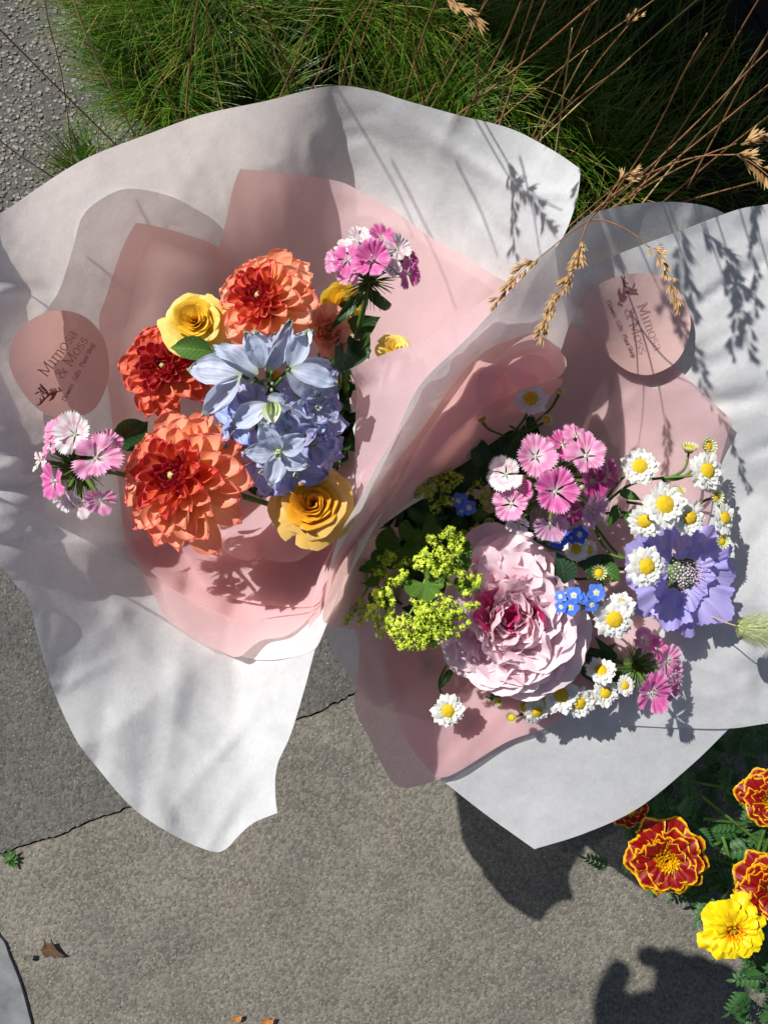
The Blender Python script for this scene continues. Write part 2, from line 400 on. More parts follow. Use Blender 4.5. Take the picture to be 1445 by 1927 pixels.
# ------------------------------------------------------------------ ground
def ground_mat(name, a, b, c, bstr=.5):
    m, N, L = new_mat(name)
    tc = N.new('ShaderNodeTexCoord')
    vo = N.new('ShaderNodeTexVoronoi'); vo.inputs['Scale'].default_value = 330; L.new(tc.outputs['Object'], vo.inputs['Vector'])
    vb = N.new('ShaderNodeTexVoronoi'); vb.inputs['Scale'].default_value = 150; L.new(tc.outputs['Object'], vb.inputs['Vector'])
    n1 = noise_n(N, L, 14, 6, .65); n2 = noise_n(N, L, 700, 4, .7)
    sep = N.new('ShaderNodeSeparateColor'); L.new(vo.outputs['Color'], sep.inputs[0])
    f = math_n(N, L, 'ADD', math_n(N, L, 'MULTIPLY', sep.outputs[0], .3), math_n(N, L, 'ADD', math_n(N, L, 'MULTIPLY', n2, .45), math_n(N, L, 'MULTIPLY', n1, .35)))
    col = ramp(N, L, f, [(.3, a), (.55, b), (.85, c)]).outputs[0]
    dirt = ramp(N, L, noise_n(N, L, 7, 7, .68, dist=.8), [(.33, (.74, .74, .76)), (.5, (.95, .95, .95)), (.68, (1.08, 1.06, 1.03))]).outputs[0]
    col = mix_c(N, L, 1., col, dirt, 'MULTIPLY')
    out = N.new('ShaderNodeOutputMaterial'); pb = N.new('ShaderNodeBsdfPrincipled'); pb.inputs['Roughness'].default_value = .85
    pb.inputs['Specular IOR Level'].default_value = .3
    L.new(col, pb.inputs['Base Color'])
    h = math_n(N, L, 'ADD', math_n(N, L, 'MULTIPLY', vo.outputs['Distance'], -1.0), math_n(N, L, 'ADD', math_n(N, L, 'MULTIPLY', n2, .6), math_n(N, L, 'MULTIPLY', vb.outputs['Distance'], -1)))
    bp = N.new('ShaderNodeBump'); bp.inputs['Strength'].default_value = bstr; bp.inputs['Distance'].default_value = .0022
    L.new(h, bp.inputs['Height']); L.new(bp.outputs[0], pb.inputs['Normal']); L.new(pb.outputs[0], out.inputs[0])
    return m
M['soil'] = ground_mat('earth', (.006, .005, .004), (.015, .011, .008), (.03, .023, .016))
M['asph'] = ground_mat('worn asphalt', (.085, .077, .063), (.160, .148, .122), (.25, .235, .195), .34)
M['asph_d'] = ground_mat('darker asphalt patch', (.052, .050, .044), (.098, .094, .084), (.15, .144, .13), .34)
g = ob('ground', mesh('ground', [(-15, -15, -.012), (15, -15, -.012), (15, 15, -.012), (-15, 15, -.012)], [(0, 1, 2, 3)], M['soil'], smooth=False)); tag(g, kind='structure')
def flat_sheet(name, pts, z, mat, depth=.01):
    """a paved patch with a cut, uneven edge and real thickness"""
    d = H - z
    top = [P(x, y, d) for x, y in pts]; n = len(top)
    bot = [Vector((v.x, v.y, z - depth)) for v in top]
    V = [tuple(v) for v in top + bot]
    Fc = [tuple(range(n - 1, -1, -1))] + [(i, (i + 1) % n, n + (i + 1) % n, n + i) for i in range(n)]
    o = ob(name, mesh(name, V, Fc, mat, smooth=False)); return tag(o, kind='structure')
rnd = random.Random(5)
def ragged(a, b, n, j):
    return [(a[0] + (b[0] - a[0]) * i / n + rnd.uniform(-j, j), a[1] + (b[1] - a[1]) * i / n + rnd.uniform(-j, j)) for i in range(n + 1)]
joint = [(-900, 1900), (-200, 1690), (0, 1608), (60, 1588), (115, 1572), (160, 1550), (245, 1520), (400, 1450), (560, 1355), (610, 1336), (650, 1315), (720, 1272), (900, 1180), (1400, 900)]
jt = []
for a, b in zip(joint, joint[1:]):
    nn = max(2, int(math.dist(a, b) / 7))
    jt += ragged(a, b, nn, 2.2)[:-1]
flat_sheet('asphalt_pavement', [(x, y + 2.5) for x, y in jt] + [(3200, 900), (3200, 4200), (-2600, 4200), (-2600, 1900)], 0, M['asph'])
flat_sheet('asphalt_patch', [(x, y - 2.5 + rnd.uniform(-1, 1)) for x, y in reversed(jt)] + [(-2600, 1900), (-2600, -1500), (90, -1500), (120, -200), (250, 60), (330, 300), (600, 500), (1000, 700), (1400, 800)], -.001, M['asph_d'])
# aggregate: loose and half-sunk stones in the asphalt
def aggregate(name, n, box, rr, mat, test, seed, zo=0.):
    rs = np.random.RandomState(seed)
    V = []; Fc = []; A = []; k = 0
    while k < n:
        x, y = rs.uniform(box[0], box[2]), rs.uniform(box[1], box[3])
        if not test(x, y): continue
        r = rs.uniform(*rr) * H / F; c = P(x, y, H); an = rs.uniform(0, 6.28); e = rs.uniform(.6, 1)
        b = len(V); t = rs.uniform(0, 1); hh = r * rs.uniform(.12, .42)
        for i in range(6):
            q = an + i * PI / 3 + rs.uniform(-.3, .3); rq = r * rs.uniform(.8, 1.15)
            V.append((c.x + math.cos(q) * rq, c.y + math.sin(q) * rq * e, zo - .0012))
        for i in range(6):
            q = an + i * PI / 3 + rs.uniform(-.3, .3); rq = r * rs.uniform(.45, .75)
            V.append((c.x + math.cos(q) * rq, c.y + math.sin(q) * rq * e, zo + hh * rs.uniform(.7, 1.2)))
        for i in range(6):
            j = (i + 1) % 6; Fc += [(b + i, b + j, b + 6 + j, b + 6 + i)]
        Fc.append(tuple(b + 6 + i for i in range(6)))
        A += [t] * 12; k += 1
    o = ob(name, mesh(name, V, Fc, mat, smooth=False, attr=A)); return tag(o, kind='stuff')
M['agg'] = plain_mat('stone chips', (.08, .073, .06), (.30, .28, .23), 300, .8, attr=True)
M['agg_d'] = plain_mat('stone chips grey', (.06, .057, .05), (.22, .21, .185), 300, .8, attr=True)
M['agg_c'] = plain_mat('coarse stone chips', (.10, .094, .082), (.26, .245, .21), 300, .75, attr=True)
jx = [p[0] for p in joint]; jy = [p[1] for p in joint]
def below(x, y): return y > np.interp(x, jx, jy) + 5
aggregate('pavement_grit', 20000, (-60, 1150, 1600, 2050), (.9, 2.9), M['agg'], below, 1)
aggregate('patch_grit', 6000, (-60, 700, 760, 1650), (1.1, 3.4), M['agg_d'], lambda x, y: not below(x, y + 10), 2, -.001)
aggregate('coarse_grit', 4200, (-60, -60, 380, 460), (2.6, 7), M['agg_c'], lambda x, y: True, 3, -.001)
# kerb stone in the lower left corner
kb = [(-400, 1650), (-60, 1730), (0, 1763), (18, 1800), (38, 1850), (52, 1900), (66, 1960), (90, 2100), (-400, 2100)]
flat_sheet('kerb_stone', outline(kb), .0035, plain_mat('pale granite', (.10, .108, .11), (.22, .228, .225), 45, .7, bstr=.5, bd=.001), .02)
# dead leaves, chips and a weed
def blob_leaf(pts, z, curl=.004):
    """a small flat leaf with a raised crumpled edge"""
    o = outline([(x, y) for x, y in pts]); c = np.mean(np.array(o), 0)
    V = [P(c[0], c[1], H - z - curl * .2)]; U = [(.5, 0)]
    for i, (x, y) in enumerate(o):
        V.append(P(x, y, H - z - curl * (.5 + .5 * noise.noise(Vector((x * .09, y * .09, 2)))))); U.append((.5 + .5 * math.sin(i), 1))
    n = len(o)
    return V, [(0, 1 + i, 1 + (i + 1) % n) for i in range(n)], U
M['dead'] = leaf_mat('dead leaf brown', (.06, .032, .018), (.16, .09, .055), .15, .7, .15)
M['dead_o'] = leaf_mat('dead leaf orange', (.35, .13, .03), (.55, .25, .08), .2, .7, .15)
for pts, mt, lab in (([(82, 1764), (90, 1776), (98, 1774), (108, 1789), (122, 1799), (108, 1802), (96, 1799), (86, 1803), (78, 1788), (84, 1778)], 'dead', 'curled brown dead leaf lying on the pavement beside the kerb stone'),
                 ([(436, 1918), (441, 1912), (448, 1914), (455, 1912), (453, 1922), (442, 1924)], 'dead_o', 'orange leaf scrap at the bottom edge nearest the shoe'),
                 ([(492, 1924), (500, 1916), (507, 1919), (515, 1917), (512, 1931), (496, 1933)], 'dead_o', 'orange leaf scrap at the bottom edge farther from the shoe'),
                 ([(48, 1799), (60, 1797), (64, 1803), (55, 1808), (46, 1806)], 'agg_c', 'pale flake of grit between kerb stone and dead leaf')):
    V, Fc, U = blob_leaf(pts, .003, .006)
    tag(ob('dead_leaf' if mt != 'agg_c' else 'stone_flake', mesh('leaf', V, Fc, M[mt], U)), lab, 'leaf' if mt != 'agg_c' else 'stone')
t = empty('weed', P(20, 1615, H), 'small green weed sprouting from the asphalt joint', 'weed')
for k in range(9):
    a = k * .7 + .3; r = rnd.uniform(12, 22)
    pts = [(20, 1618), (20 + math.cos(a - .3) * r * .6, 1618 + math.sin(a - .3) * r * .6), (20 + math.cos(a) * r, 1618 + math.sin(a) * r), (20 + math.cos(a + .3) * r * .6, 1618 + math.sin(a + .3) * r * .6)]
    V, Fc, U = blob_leaf(pts, .002, .006)
    o = ob('leaf', mesh('leaf', [v - t.location for v in V], Fc, M['leaf_mid'], U), t)
# toe of a shoe at the bottom edge
def shoe():
    t = empty('shoe', P(385, 1990, H), 'pale tan toe of a shoe at the bottom edge of the photo', 'shoe')
    V = []; Fc = []; n = 18; c = P(378, 1995, H)
    for j in range(7):
        f = j / 6; rr = math.cos(f * PI / 2); z = .03 * math.sin(f * PI / 2) + .004
        for i in range(n):
            a = 2 * PI * i / n
            V.append((c.x + math.cos(a) * .036 * (rr ** .6) - t.location.x, c.y - .06 + math.sin(a) * .098 * (rr ** .6) - t.location.y, z))
        if j:
            for i in range(n): Fc.append(((j - 1) * n + i, (j - 1) * n + (i + 1) % n, j * n + (i + 1) % n, j * n + i))
    ob('upper', mesh('upper', V, Fc, plain_mat('tan leather', (.42, .34, .20), (.6, .5, .33), 120, .5)), t)
    V2 = []; Fc2 = []
    for j, z in enumerate((0, .006)):
        for i in range(n):
            a = 2 * PI * i / n
            V2.append((c.x + math.cos(a) * .0375 - t.location.x, c.y - .06 + math.sin(a) * .1 - t.location.y, z))
    Fc2 = [(i, (i + 1) % n, n + (i + 1) % n, n + i) for i in range(n)] + [tuple(range(n, 2 * n))]
    ob('sole', mesh('sole', V2, Fc2, plain_mat('dark sole', (.02, .02, .02), (.04, .04, .04))), t)
shoe()
# dark slatted planter behind the grass
def planter():
    a, b, c = P(520, -170, H), P(1190, -90, H), P(1560, 480, H)  # side a to b is out of view, added and sized to shade the grass
    t = empty('slatted_planter', b, 'dark charcoal slatted planter box behind the tall dry grass, its unseen side added for shade', 'planter')
    m = plain_mat('charcoal timber', (.012, .012, .013), (.028, .028, .03), 40, .6)
    def slat(p, q, z0, z1, th=.012):
        dv = (q - p).normalized(); nv = Vector((-dv.y, dv.x, 0)) * th
        V = []
        for z in (z0, z1):
            for w in (p, q, q + nv, p + nv): V.append((w.x - b.x, w.y - b.y, z))
        return mesh('slat', V, [(0, 1, 5, 4), (1, 2, 6, 5), (2, 3, 7, 6), (3, 0, 4, 7), (4, 5, 6, 7), (3, 2, 1, 0)], m, smooth=False)
    for k in range(15):
        ob('slat', slat(a, b, .004 + k * .042, .004 + k * .042 + .036), t)
        ob('slat', slat(b + Vector((.013, -.0, 0)), c, .004 + k * .042, .004 + k * .042 + .036), t)
    for q in (a, b, c):
        V = []
        for z in (0, .64):
            for dx, dy in ((-.012, .013), (.012, .013), (.012, .037), (-.012, .037)): V.append((q.x + dx - b.x, q.y + dy - b.y, z))
        ob('corner_post', mesh('post', V, [(0, 1, 5, 4), (1, 2, 6, 5), (2, 3, 7, 6), (3, 0, 4, 7), (4, 5, 6, 7)], m, smooth=False), t)
    # lining keeps the light out between the slats
    for p, q in ((a, b), (b, c)):
        dv = (q - p).normalized(); nv = Vector((-dv.y, dv.x, 0)) * .016
        V = [tuple(w - b + nv + Vector((0, 0, z))) for z, w in ((.002, p), (.002, q), (.628, q), (.628, p))]
        V += [(x + nv.x * .3, y + nv.y * .3, z) for x, y, z in V]
        ob('lining', mesh('lining', V, [(0, 1, 2, 3), (7, 6, 5, 4), (0, 3, 7, 4), (1, 2, 6, 5), (2, 3, 7, 6)], m, smooth=False), t)
planter()

# ------------------------------------------------------------------ grass
def blades(name, clumps, n, mat, seed, w=.0009, lab=None):
    rs = np.random.RandomState(seed); K = 6
    cl = np.array([(c[0], c[1], c[2], c[3]) for c in clumps]); wgt = np.array([c[4] for c in clumps], float); wgt /= wgt.sum()
    idx = rs.choice(len(clumps), n, p=wgt)
    bx = cl[idx, 0] + rs.normal(0, 1, n) * cl[idx, 2]; by = cl[idx, 1] + rs.normal(0, 1, n) * cl[idx, 2]
    B = PN(bx, by, np.full(n, H)); 
    az = np.arctan2(-(by - cl[idx, 1]), bx - cl[idx, 0]) + rs.normal(0, .7, n)
    Ln = cl[idx, 3] * rs.uniform(.45, 1.1, n)
    lean0 = rs.uniform(.05, .5, n); lean1 = lean0 + rs.uniform(.4, 1.5, n)
    dirv = np.stack([np.cos(az), np.sin(az), 0 * az], -1); side = np.stack([-np.sin(az), np.cos(az), 0 * az], -1)
    pos = B.copy(); V = np.empty((n, K + 1, 2, 3)); ww = w * rs.uniform(.6, 1.3, n)
    sw = rs.normal(0, .25, n)
    for j in range(K + 1):
        t = j / K; a = lean0 + (lean1 - lean0) * t
        wd = (ww * (1 - t) ** .6)[:, None]
        V[:, j, 0] = pos - side * wd; V[:, j, 1] = pos + side * wd
        pos = pos + (dirv * np.sin(a)[:, None] + side * (sw * t)[:, None] * .5 + np.array([0, 0, 1.]) * np.cos(a)[:, None]) * (Ln / K)[:, None]
    base = (np.arange(n) * (K + 1) * 2)[:, None]; fs = []
    for j in range(K): fs.append(base + np.array([2 * j, 2 * j + 1, 2 * j + 3, 2 * j + 2])[None])
    tone = np.repeat(rs.uniform(0, 1, n), (K + 1) * 2)
    o = ob(name, mesh(name, V.reshape(-1, 3), np.concatenate(fs), mat, None, True, tone))
    return tag(o, kind='stuff')
def grass_mat(name, a, b):
    m, N, L = new_mat(name)
    at = N.new('ShaderNodeAttribute'); at.attribute_name = 'tone'
    c = ramp(N, L, at.outputs['Fac'], [(0, a), (.78, b), (.86, (.24, .26, .04)), (1, (.40, .28, .10))]).outputs[0]
    return thin_surface(m, N, L, c, .3, .35, .5)
M['grass'] = grass_mat('fine green grass', (.035, .10, .006), (.13, .27, .02))
blades('green_grass', [(270, 50, 22, .13, 1.0), (330, 190, 26, .13, 1.3), (420, 60, 32, .16, 1.5), (480, 230, 22, .12, .8), (640, 40, 26, .15, .9), (330, -60, 40, .17, 1),
                       (770, 50, 32, .15, 1.2), (880, 170, 34, .13, 1.2), (900, 20, 50, .14, .7), (790, 270, 26, .12, .7), (1000, 200, 60, .12, .55), (1120, 330, 60, .10, .5), (1200, 120, 110, .12, .5), (1330, 320, 110, .12, .45), (170, 330, 22, .06, .2)], 15500, M['grass'], 4, .00075)
STALKS = 0
def stalk(pts, r=.0009, label=None, mat='stalk', heads=(), r1=None):
    """one dry grass stalk: points are (px, py, depth)"""
    w = [P(*p) for p in pts]
    t = empty('dry_grass_stalk', w[0], label or 'thin red brown dry grass stalk leaning over the green tuft', 'grass stalk', 'dry grass stalks behind the bouquets')
    loc = [v - w[0] for v in w]
    ob('stem', tube_mesh('stem', loc, r, r1 or r * .55, M[mat], 5, 6), t)
    return t, loc
def husk_mesh():
    V = []; Fc = []; U = []; n = 5
    for j in range(6):
        f = j / 5; rr = .17 * math.sin(PI * min(1, f * .93 + .04)) ** .8
        for i in range(n):
            a = 2 * PI * i / n; V.append((math.cos(a) * rr, f, math.sin(a) * rr * .7)); U.append((i / n, f))
        if j:
            for i in range(n): Fc.append(((j - 1) * n + i, (j - 1) * n + (i + 1) % n, j * n + (i + 1) % n, j * n + i))
    # two flaring bracts
    for s in (-1, 1):
        b = len(V); V += [(s * .05, .1, 0), (s * .26, .62, .05), (s * .32, 1.15, .02), (s * .12, .6, .06)]; U += [(0, .1), (0, .6), (0, 1), (0, .6)]
        Fc.append((b, b + 1, b + 2, b + 3))
    return mesh('spikelet', V, Fc, M['seed'], U)
HUSK = husk_mesh()
def head(t, pts, n, size, spread=.35, seed=0, drop=0.):
    """spikelets along the last run of a stalk; pts are local"""
    rd = random.Random(seed); c = cat(pts, 10); m = len(c)
    for k in range(n):
        f = (k + rd.random()) / n; i = min(m - 2, int(f * (m - 1))); p = c[i].lerp(c[i + 1], f * (m - 1) - i)
        d = (c[i + 1] - c[i]).normalized()
        side = d.cross(Vector((rd.uniform(-1, 1), rd.uniform(-1, 1), rd.uniform(-1, 1)))).normalized()
        dd = (d + side * spread * rd.uniform(.3, 1.2)).normalized()
        q = dd.to_track_quat('Y', 'Z')
        ob('spikelet', HUSK, t, Matrix.Translation(p + side * size * .18) @ q.to_matrix().to_4x4() @ Matrix.Scale(size * rd.uniform(.75, 1.15), 4))
lines = [  # x0, y0 (root side), x1, y1 (tip side)
 (215, 268, 0, 55), (100, 332, -20, 248), (230, 200, 130, -30), (335, 225, 235, -20), (352, 222, 378, -30), (413, 205, 385, -10), (130, 265, 92, 40),
 (505, 100, 440, -20), (545, 190, 470, -10), (525, 180, 600, -30), (585, 175, 700, -20), (640, 170, 705, -10), (655, 172, 722, -30), (560, 165, 480, -30),
 (762, 190, 830, -20), (735, 185, 745, -20), (800, 200, 905, 20), (805, 208, 925, -30), (868, 222, 990, -20), (930, 240, 1010, -20), (940, 240, 1040, -30),
 (1000, 262, 1090, 60), (1005, 268, 1085, 130), (1010, 262, 1150, 140), (1045, 285, 1070, 100), (880, 200, 1100, 20), (1065, 455, 1445, 95), (1100, 430, 1445, 160),
 (1060, 450, 1190, 340), (1205, 385, 1460, 40), (1290, 378, 1470, 330), (1130, 400, 1290, 130), (1300, 340, 1445, 60), (1250, 378, 1470, 200), (900, 260, 1230, 0), (1175, 395, 1420, 10), (1010, 270, 1345, -30)]
rnd = random.Random(11)
ONES = 'zeroth first second third fourth fifth sixth seventh eighth ninth tenth eleventh twelfth thirteenth fourteenth fifteenth sixteenth seventeenth eighteenth nineteenth'.split()
def ordinal(n):
    if n < 20: return ONES[n]
    if n % 10 == 0: return {2: 'twentieth', 3: 'thirtieth', 4: 'fortieth'}[n // 10]
    return {2: 'twenty', 3: 'thirty', 4: 'forty'}[n // 10] + '-' + ONES[n % 10]
order = sorted(range(len(lines)), key=lambda i: lines[i][2] - lines[i][3] * .01)
RANK = {i: r + 1 for r, i in enumerate(order)}
for k, (x0, y0, x1, y1) in enumerate(lines):
    ex = .25 if k < 26 else .05
    bx, by = x0 + (x0 - x1) * ex, y0 + (y0 - y1) * ex
    mx, my = (x0 + x1) / 2 + rnd.uniform(-9, 9), (y0 + y1) / 2 + rnd.uniform(-6, 6)
    d0, d1 = rnd.uniform(.68, .76), rnd.uniform(.46, .56)
    ox, oy = x1 + (x1 - x0) * .25, y1 + (y1 - y0) * .25
    mt = 'stalk' if rnd.random() < .8 else 'stalk_pale'
    lean = 'to the left' if x1 < x0 - 25 else ('to the right' if x1 > x0 + 25 else 'hardly at all')
    stalk([(bx, by, d0), (mx, my, (d0 + d1) / 2 + .01), (x1, y1, d1), (ox, oy, d1 - .03)], rnd.uniform(.0006, .0011), ('red brown' if mt == 'stalk' else 'straw coloured') + ' bare grass stalk, %s from the left by its tip, leaning %s' % (ordinal(RANK[k]), lean), mt)
def extra(label, pts, heads, r=.0008, mat='stalk'):
    t, loc = stalk(pts, r, label, mat)
    for i, (hp, n, size, sp, sd_) in enumerate(heads):
        o0 = t.location; lp = [P(*q) - o0 for q in hp]
        if i or True: ob('branch', tube_mesh('branch', lp, r * .5, r * .3, M[mat], 4, 5), t)
        head(t, lp, n, size, sp, sd_)
    return t
extra('golden seed head hanging down in front of the white paper rim between both bouquets', [(1170, 330, .55), (1135, 385, .46), (1108, 415, .41), (1092, 455, .395)],
      [([(1092, 455, .395), (1082, 500, .39), (1060, 540, .385), (1035, 585, .38), (1014, 632, .378)], 46, .0058, .45, 1)], .0007)
extra('short golden seed head lying against the left side of the paper rim', [(1108, 415, .42), (1070, 440, .41), (1010, 488, .40)],
      [([(1012, 488, .40), (985, 505, .398), (958, 535, .396), (930, 572, .395)], 24, .0055, .5, 2)], .0005)
extra('golden seed head drooping on a bent wiry stem beside the right sticker', [(1108, 415, .42), (1140, 416, .40), (1185, 436, .395), (1222, 466, .39)],
      [([(1222, 466, .39), (1246, 490, .385), (1262, 530, .38), (1280, 582, .378)], 20, .0052, .5, 3)], .0005)
extra('dry seed tuft on a stalk against the dark grass above the right bouquet', [(1010, 480, .60), (1100, 400, .55), (1165, 345, .5)],
      [([(1165, 345, .5), (1180, 328, .498), (1195, 318, .495)], 8, .0075, 1.1, 4)])
extra('straw seed tuft high against the dark planter', [(1065, 200, .62), (1130, 110, .56), (1180, 50, .52)],
      [([(1180, 50, .52), (1190, 38, .515), (1200, 28, .51)], 5, .007, .6, 5)])
extra('grey brown seed head at the top edge above the left paper', [(895, 200, .66), (900, 110, .6), (896, 60, .55)],
      [([(835, -10, .5), (858, 8, .5), (880, 25, .5), (896, 42, .5)], 12, .008, .4, 6)])
extra('arching stalk with pale seed tufts at the right edge, lower one', [(1060, 450, .6), (1170, 355, .55), (1290, 300, .5), (1395, 290, .47)],
      [([(1385, 292, .47), (1405, 300, .468), (1435, 322, .466), (1460, 345, .464)], 14, .0085, .8, 7)])
extra('arching stalk with pale seed tufts at the right edge, upper one', [(1100, 430, .6), (1200, 360, .56), (1310, 300, .5), (1385, 270, .47)],
      [([(1393, 272, .47), (1412, 262, .468), (1440, 248, .466)], 9, .008, .7, 8)])
extra('small seed tuft at the top edge over the bright green grass', [(800, 205, .66), (778, 100, .58), (762, 10, .53)],
      [([(762, 12, .53), (760, -4, .528), (764, -20, .525)], 6, .007, .7, 9)])
# seed heads leaning in above the picture: their shade falls on the papers
rnd = random.Random(21)
TOPS = [(1120, -260), (1180, -180), (1240, -330), (1010, -330), (900, -280), (1300, -120), (760, -360), (640, -300), (1060, -160), (1230, -240), (560, -420), (860, -420), (1350, -300), (960, -150), (1150, -110), (1390, -200)]
TOPX = [q[0] for q in TOPS]
for k, (x, y) in enumerate(TOPS):
    d = rnd.uniform(.28, .33)
    x2, y2 = x + rnd.uniform(-90, 90), y + rnd.uniform(60, 120)
    if y2 > -70: y2 = -70
    extra('dry seed head leaning in from beyond the top edge, %s from the left' % ordinal(1 + sorted(TOPX).index(x)), [(x - 60, y + 60, .6), (x - 30, y + 20, .45), (x, y, d + .02)],
          [([(x, y, d + .02), ((x + x2) / 2 + 20, (y + y2) / 2, d + .01), (x2, y2, d)], 16, .008, .7, 40 + k)], .0008)

# bare stalks between the sun and the papers: only their shade is in the picture
for k, (s0, s1, ds, dc) in enumerate((((-20, 488), (92, 582), .44, .36), ((40, 372), (142, 464), .46, .37), ((140, 290), (242, 360), .46, .37), ((690, 230), (850, 570), .49, .26), ((820, 240), (905, 430), .46, .26),
                                      ((900, 250), (1060, 400), .43, .26), ((640, 170), (760, 420), .50, .27), ((960, 260), (1010, 470), .44, .26), ((1230, 420), (1180, 520), .46, .27), ((60, 1020), (330, 1190), .47, .34))):
    kk = dc / ds; q = []
    for x, y in (s0, ((s0[0] + s1[0]) / 2 + 6, (s0[1] + s1[1]) / 2 + 4), s1):
        q.append((CX + (x - CX - (1 - kk) * 1061) / kk, CY + (y - CY - (1 - kk) * 932) / kk, dc))
    stalk(q, .0007, 'bare grass stalk arching outside the view, %s of those that shade the white paper' % ordinal(k + 1), 'stalk')
# ------------------------------------------------------------------ paper wrappings
SL = TPS([(-80, 430, .40), (0, 400, .395), (180, 290, .410), (380, 212, .435), (620, 162, .492), (760, 188, .475), (960, 240, .448), (1090, 315, .428), (1060, 440, .430),
          (-60, 700, .42), (60, 600, .440), (200, 520, .497), (300, 480, .530), (430, 420, .538), (640, 330, .535), (800, 380, .515), (960, 480, .47), (940, 580, .49),
          (-60, 950, .42), (80, 900, .455), (220, 800, .52), (330, 700, .585), (450, 720, .61), (560, 640, .60), (700, 600, .56), (600, 850, .61), (400, 950, .585), (260, 1000, .53),
          (0, 1060, .425), (100, 1100, .45), (250, 1150, .49), (400, 1130, .525), (520, 1100, .53), (600, 1060, .51), (660, 960, .50),
          (60, 1190, .432), (140, 1380, .438), (250, 1500, .44), (400, 1600, .448), (522, 1530, .445), (560, 1380, .44), (605, 1190, .45), (350, 1300, .475), (450, 1350, .478), (500, 1200, .505), (420, 1480, .46)])
LC = (630, 1010)       # where the left wrapping is gathered
wrapL = empty('bouquet_wrapping', P(600, 980, .62), 'white and pink tissue wrapping of the left bouquet with a shaded dusty sticker', 'wrapping paper', 'paper wrappings of the two bouquets')
# children are laid out in world space: keep the empty's move out of them
def wsheet(name, wrap, *a, **k):
    o = sheet(name, wrap, *a, **k)
    o.matrix_basis = Matrix.Translation(-wrap.location); return o
W_, K_ = M['white_paper'], M['pink_paper']
wsheet('white_sheet', wrapL, [(-60, 425), (0, 402), (60, 362), (120, 322), (180, 290), (280, 252), (380, 216), (500, 190), (620, 162), (700, 170), (760, 188), (860, 216), (960, 242), (1040, 283), (1092, 318, 1), (1086, 370), (1062, 440), (1020, 500), (960, 600), (900, 700),
        (760, 900), (680, 1040), (605, 1190), (575, 1290), (548, 1380), (522, 1440), (518, 1490), (522, 1530, 1), (478, 1548), (450, 1572), (425, 1598), (398, 1602), (330, 1573), (250, 1520), (180, 1440), (140, 1385), (98, 1290), (72, 1200), (55, 1130), (30, 1100), (0, 1065), (-60, 1010), (-90, 700)],
       SL, 0, W_, 1, .0017, pleat=(*LC, 2.2, .005), label='outermost white sheet of the left wrapping')
wsheet('white_sheet', wrapL, [(-70, 700), (0, 647), (52, 622), (90, 580), (114, 542), (138, 466), (156, 407), (194, 373), (242, 355), (311, 366), (367, 392), (419, 430), (450, 500), (400, 492), (340, 470), (292, 458), (268, 500), (240, 590), (225, 680), (240, 780), (262, 900), (290, 1000), (300, 1090), (265, 1070), (130, 1000), (0, 935), (-70, 900)],
       SL, .005, W_, 2, .001, bumps=[(190, 380, 60, .006), (110, 540, 50, .004)], pleat=(*LC, 2.2, .004))
wsheet('white_sheet', wrapL, [(300, 1080), (355, 1190), (430, 1226), (480, 1241), (530, 1240), (585, 1226), (607, 1195), (640, 1090), (600, 1050), (420, 1090)], SL, .003, W_, 3, .0005)
wsheet('pink_tissue_sheet', wrapL, [(187, 601), (200, 560), (222, 490), (239, 449), (256, 419, 1), (287, 424), (346, 440), (412, 466), (450, 520), (480, 600), (560, 700), (640, 760), (668, 930), (640, 1010), (625, 1060), (605, 1130), (580, 1165), (540, 1196), (490, 1206), (450, 1236), (420, 1228), (370, 1205), (318, 1170), (290, 1120), (262, 1070), (237, 1020), (222, 900), (208, 760), (195, 680)],
       SL, .010, K_, 4, .0009, bumps=[(256, 430, 60, .004), (450, 1225, 60, .004)], pleat=(*LC, 3.0, .004))
wsheet('pink_tissue_sheet', wrapL, [(405, 492, 1), (422, 430), (440, 350), (452, 318, 1), (540, 326), (640, 342), (690, 368), (740, 395), (800, 440), (870, 480), (935, 522), (990, 550), (930, 640), (800, 720), (660, 760), (540, 720), (440, 600)],
       SL, .018, K_, 6, .0009, bumps=[(452, 330, 60, .005), (935, 522, 60, .004)], pleat=(*LC, 2.6, .006))
wsheet('pink_tissue_sheet', wrapL, [(330, 960), (345, 1040), (370, 1085), (400, 1115), (469, 1133), (530, 1141), (577, 1142), (600, 1133), (625, 1080), (655, 1010), (670, 940), (560, 900), (420, 900)], SL, .016, K_, 7, .0007, bumps=[(500, 1135, 70, .003)], pleat=(*LC, 3.0, .003))
wsheet('pink_tissue_sheet', wrapL, [(250, 1020), (300, 1090), (352, 1122), (410, 1150), (455, 1172), (520, 1160), (585, 1150), (612, 1120), (640, 1040), (560, 1010), (400, 1000)], SL, .013, K_, 27, .0012, bumps=[(400, 1150, 40, .003), (540, 1150, 40, .003)])
wsheet('pink_tissue_fold', wrapL, [(236, 800), (228, 880), (240, 960), (262, 1040), (300, 1075), (360, 1060), (340, 960), (300, 860)], SL, .014, K_, 28, .0008, bumps=[(240, 940, 50, .006)])
# curled inner tissue that stands up below the roses
wsheet('pink_tissue_fold', wrapL, [(395, 1000), (414, 1026), (441, 1048), (464, 1055), (480, 1050), (488, 1042), (497, 1051), (525, 1057), (560, 1056), (588, 1037), (622, 1026), (640, 1000), (650, 960), (560, 900), (450, 900)], SL, .030, K_, 8, .0006,
       bumps=[(520, 1050, 70, .022), (600, 1030, 60, .010), (445, 1045, 26, .018), (485, 1030, 16, -.008)], label='curled pink tissue edge below the amber rose')

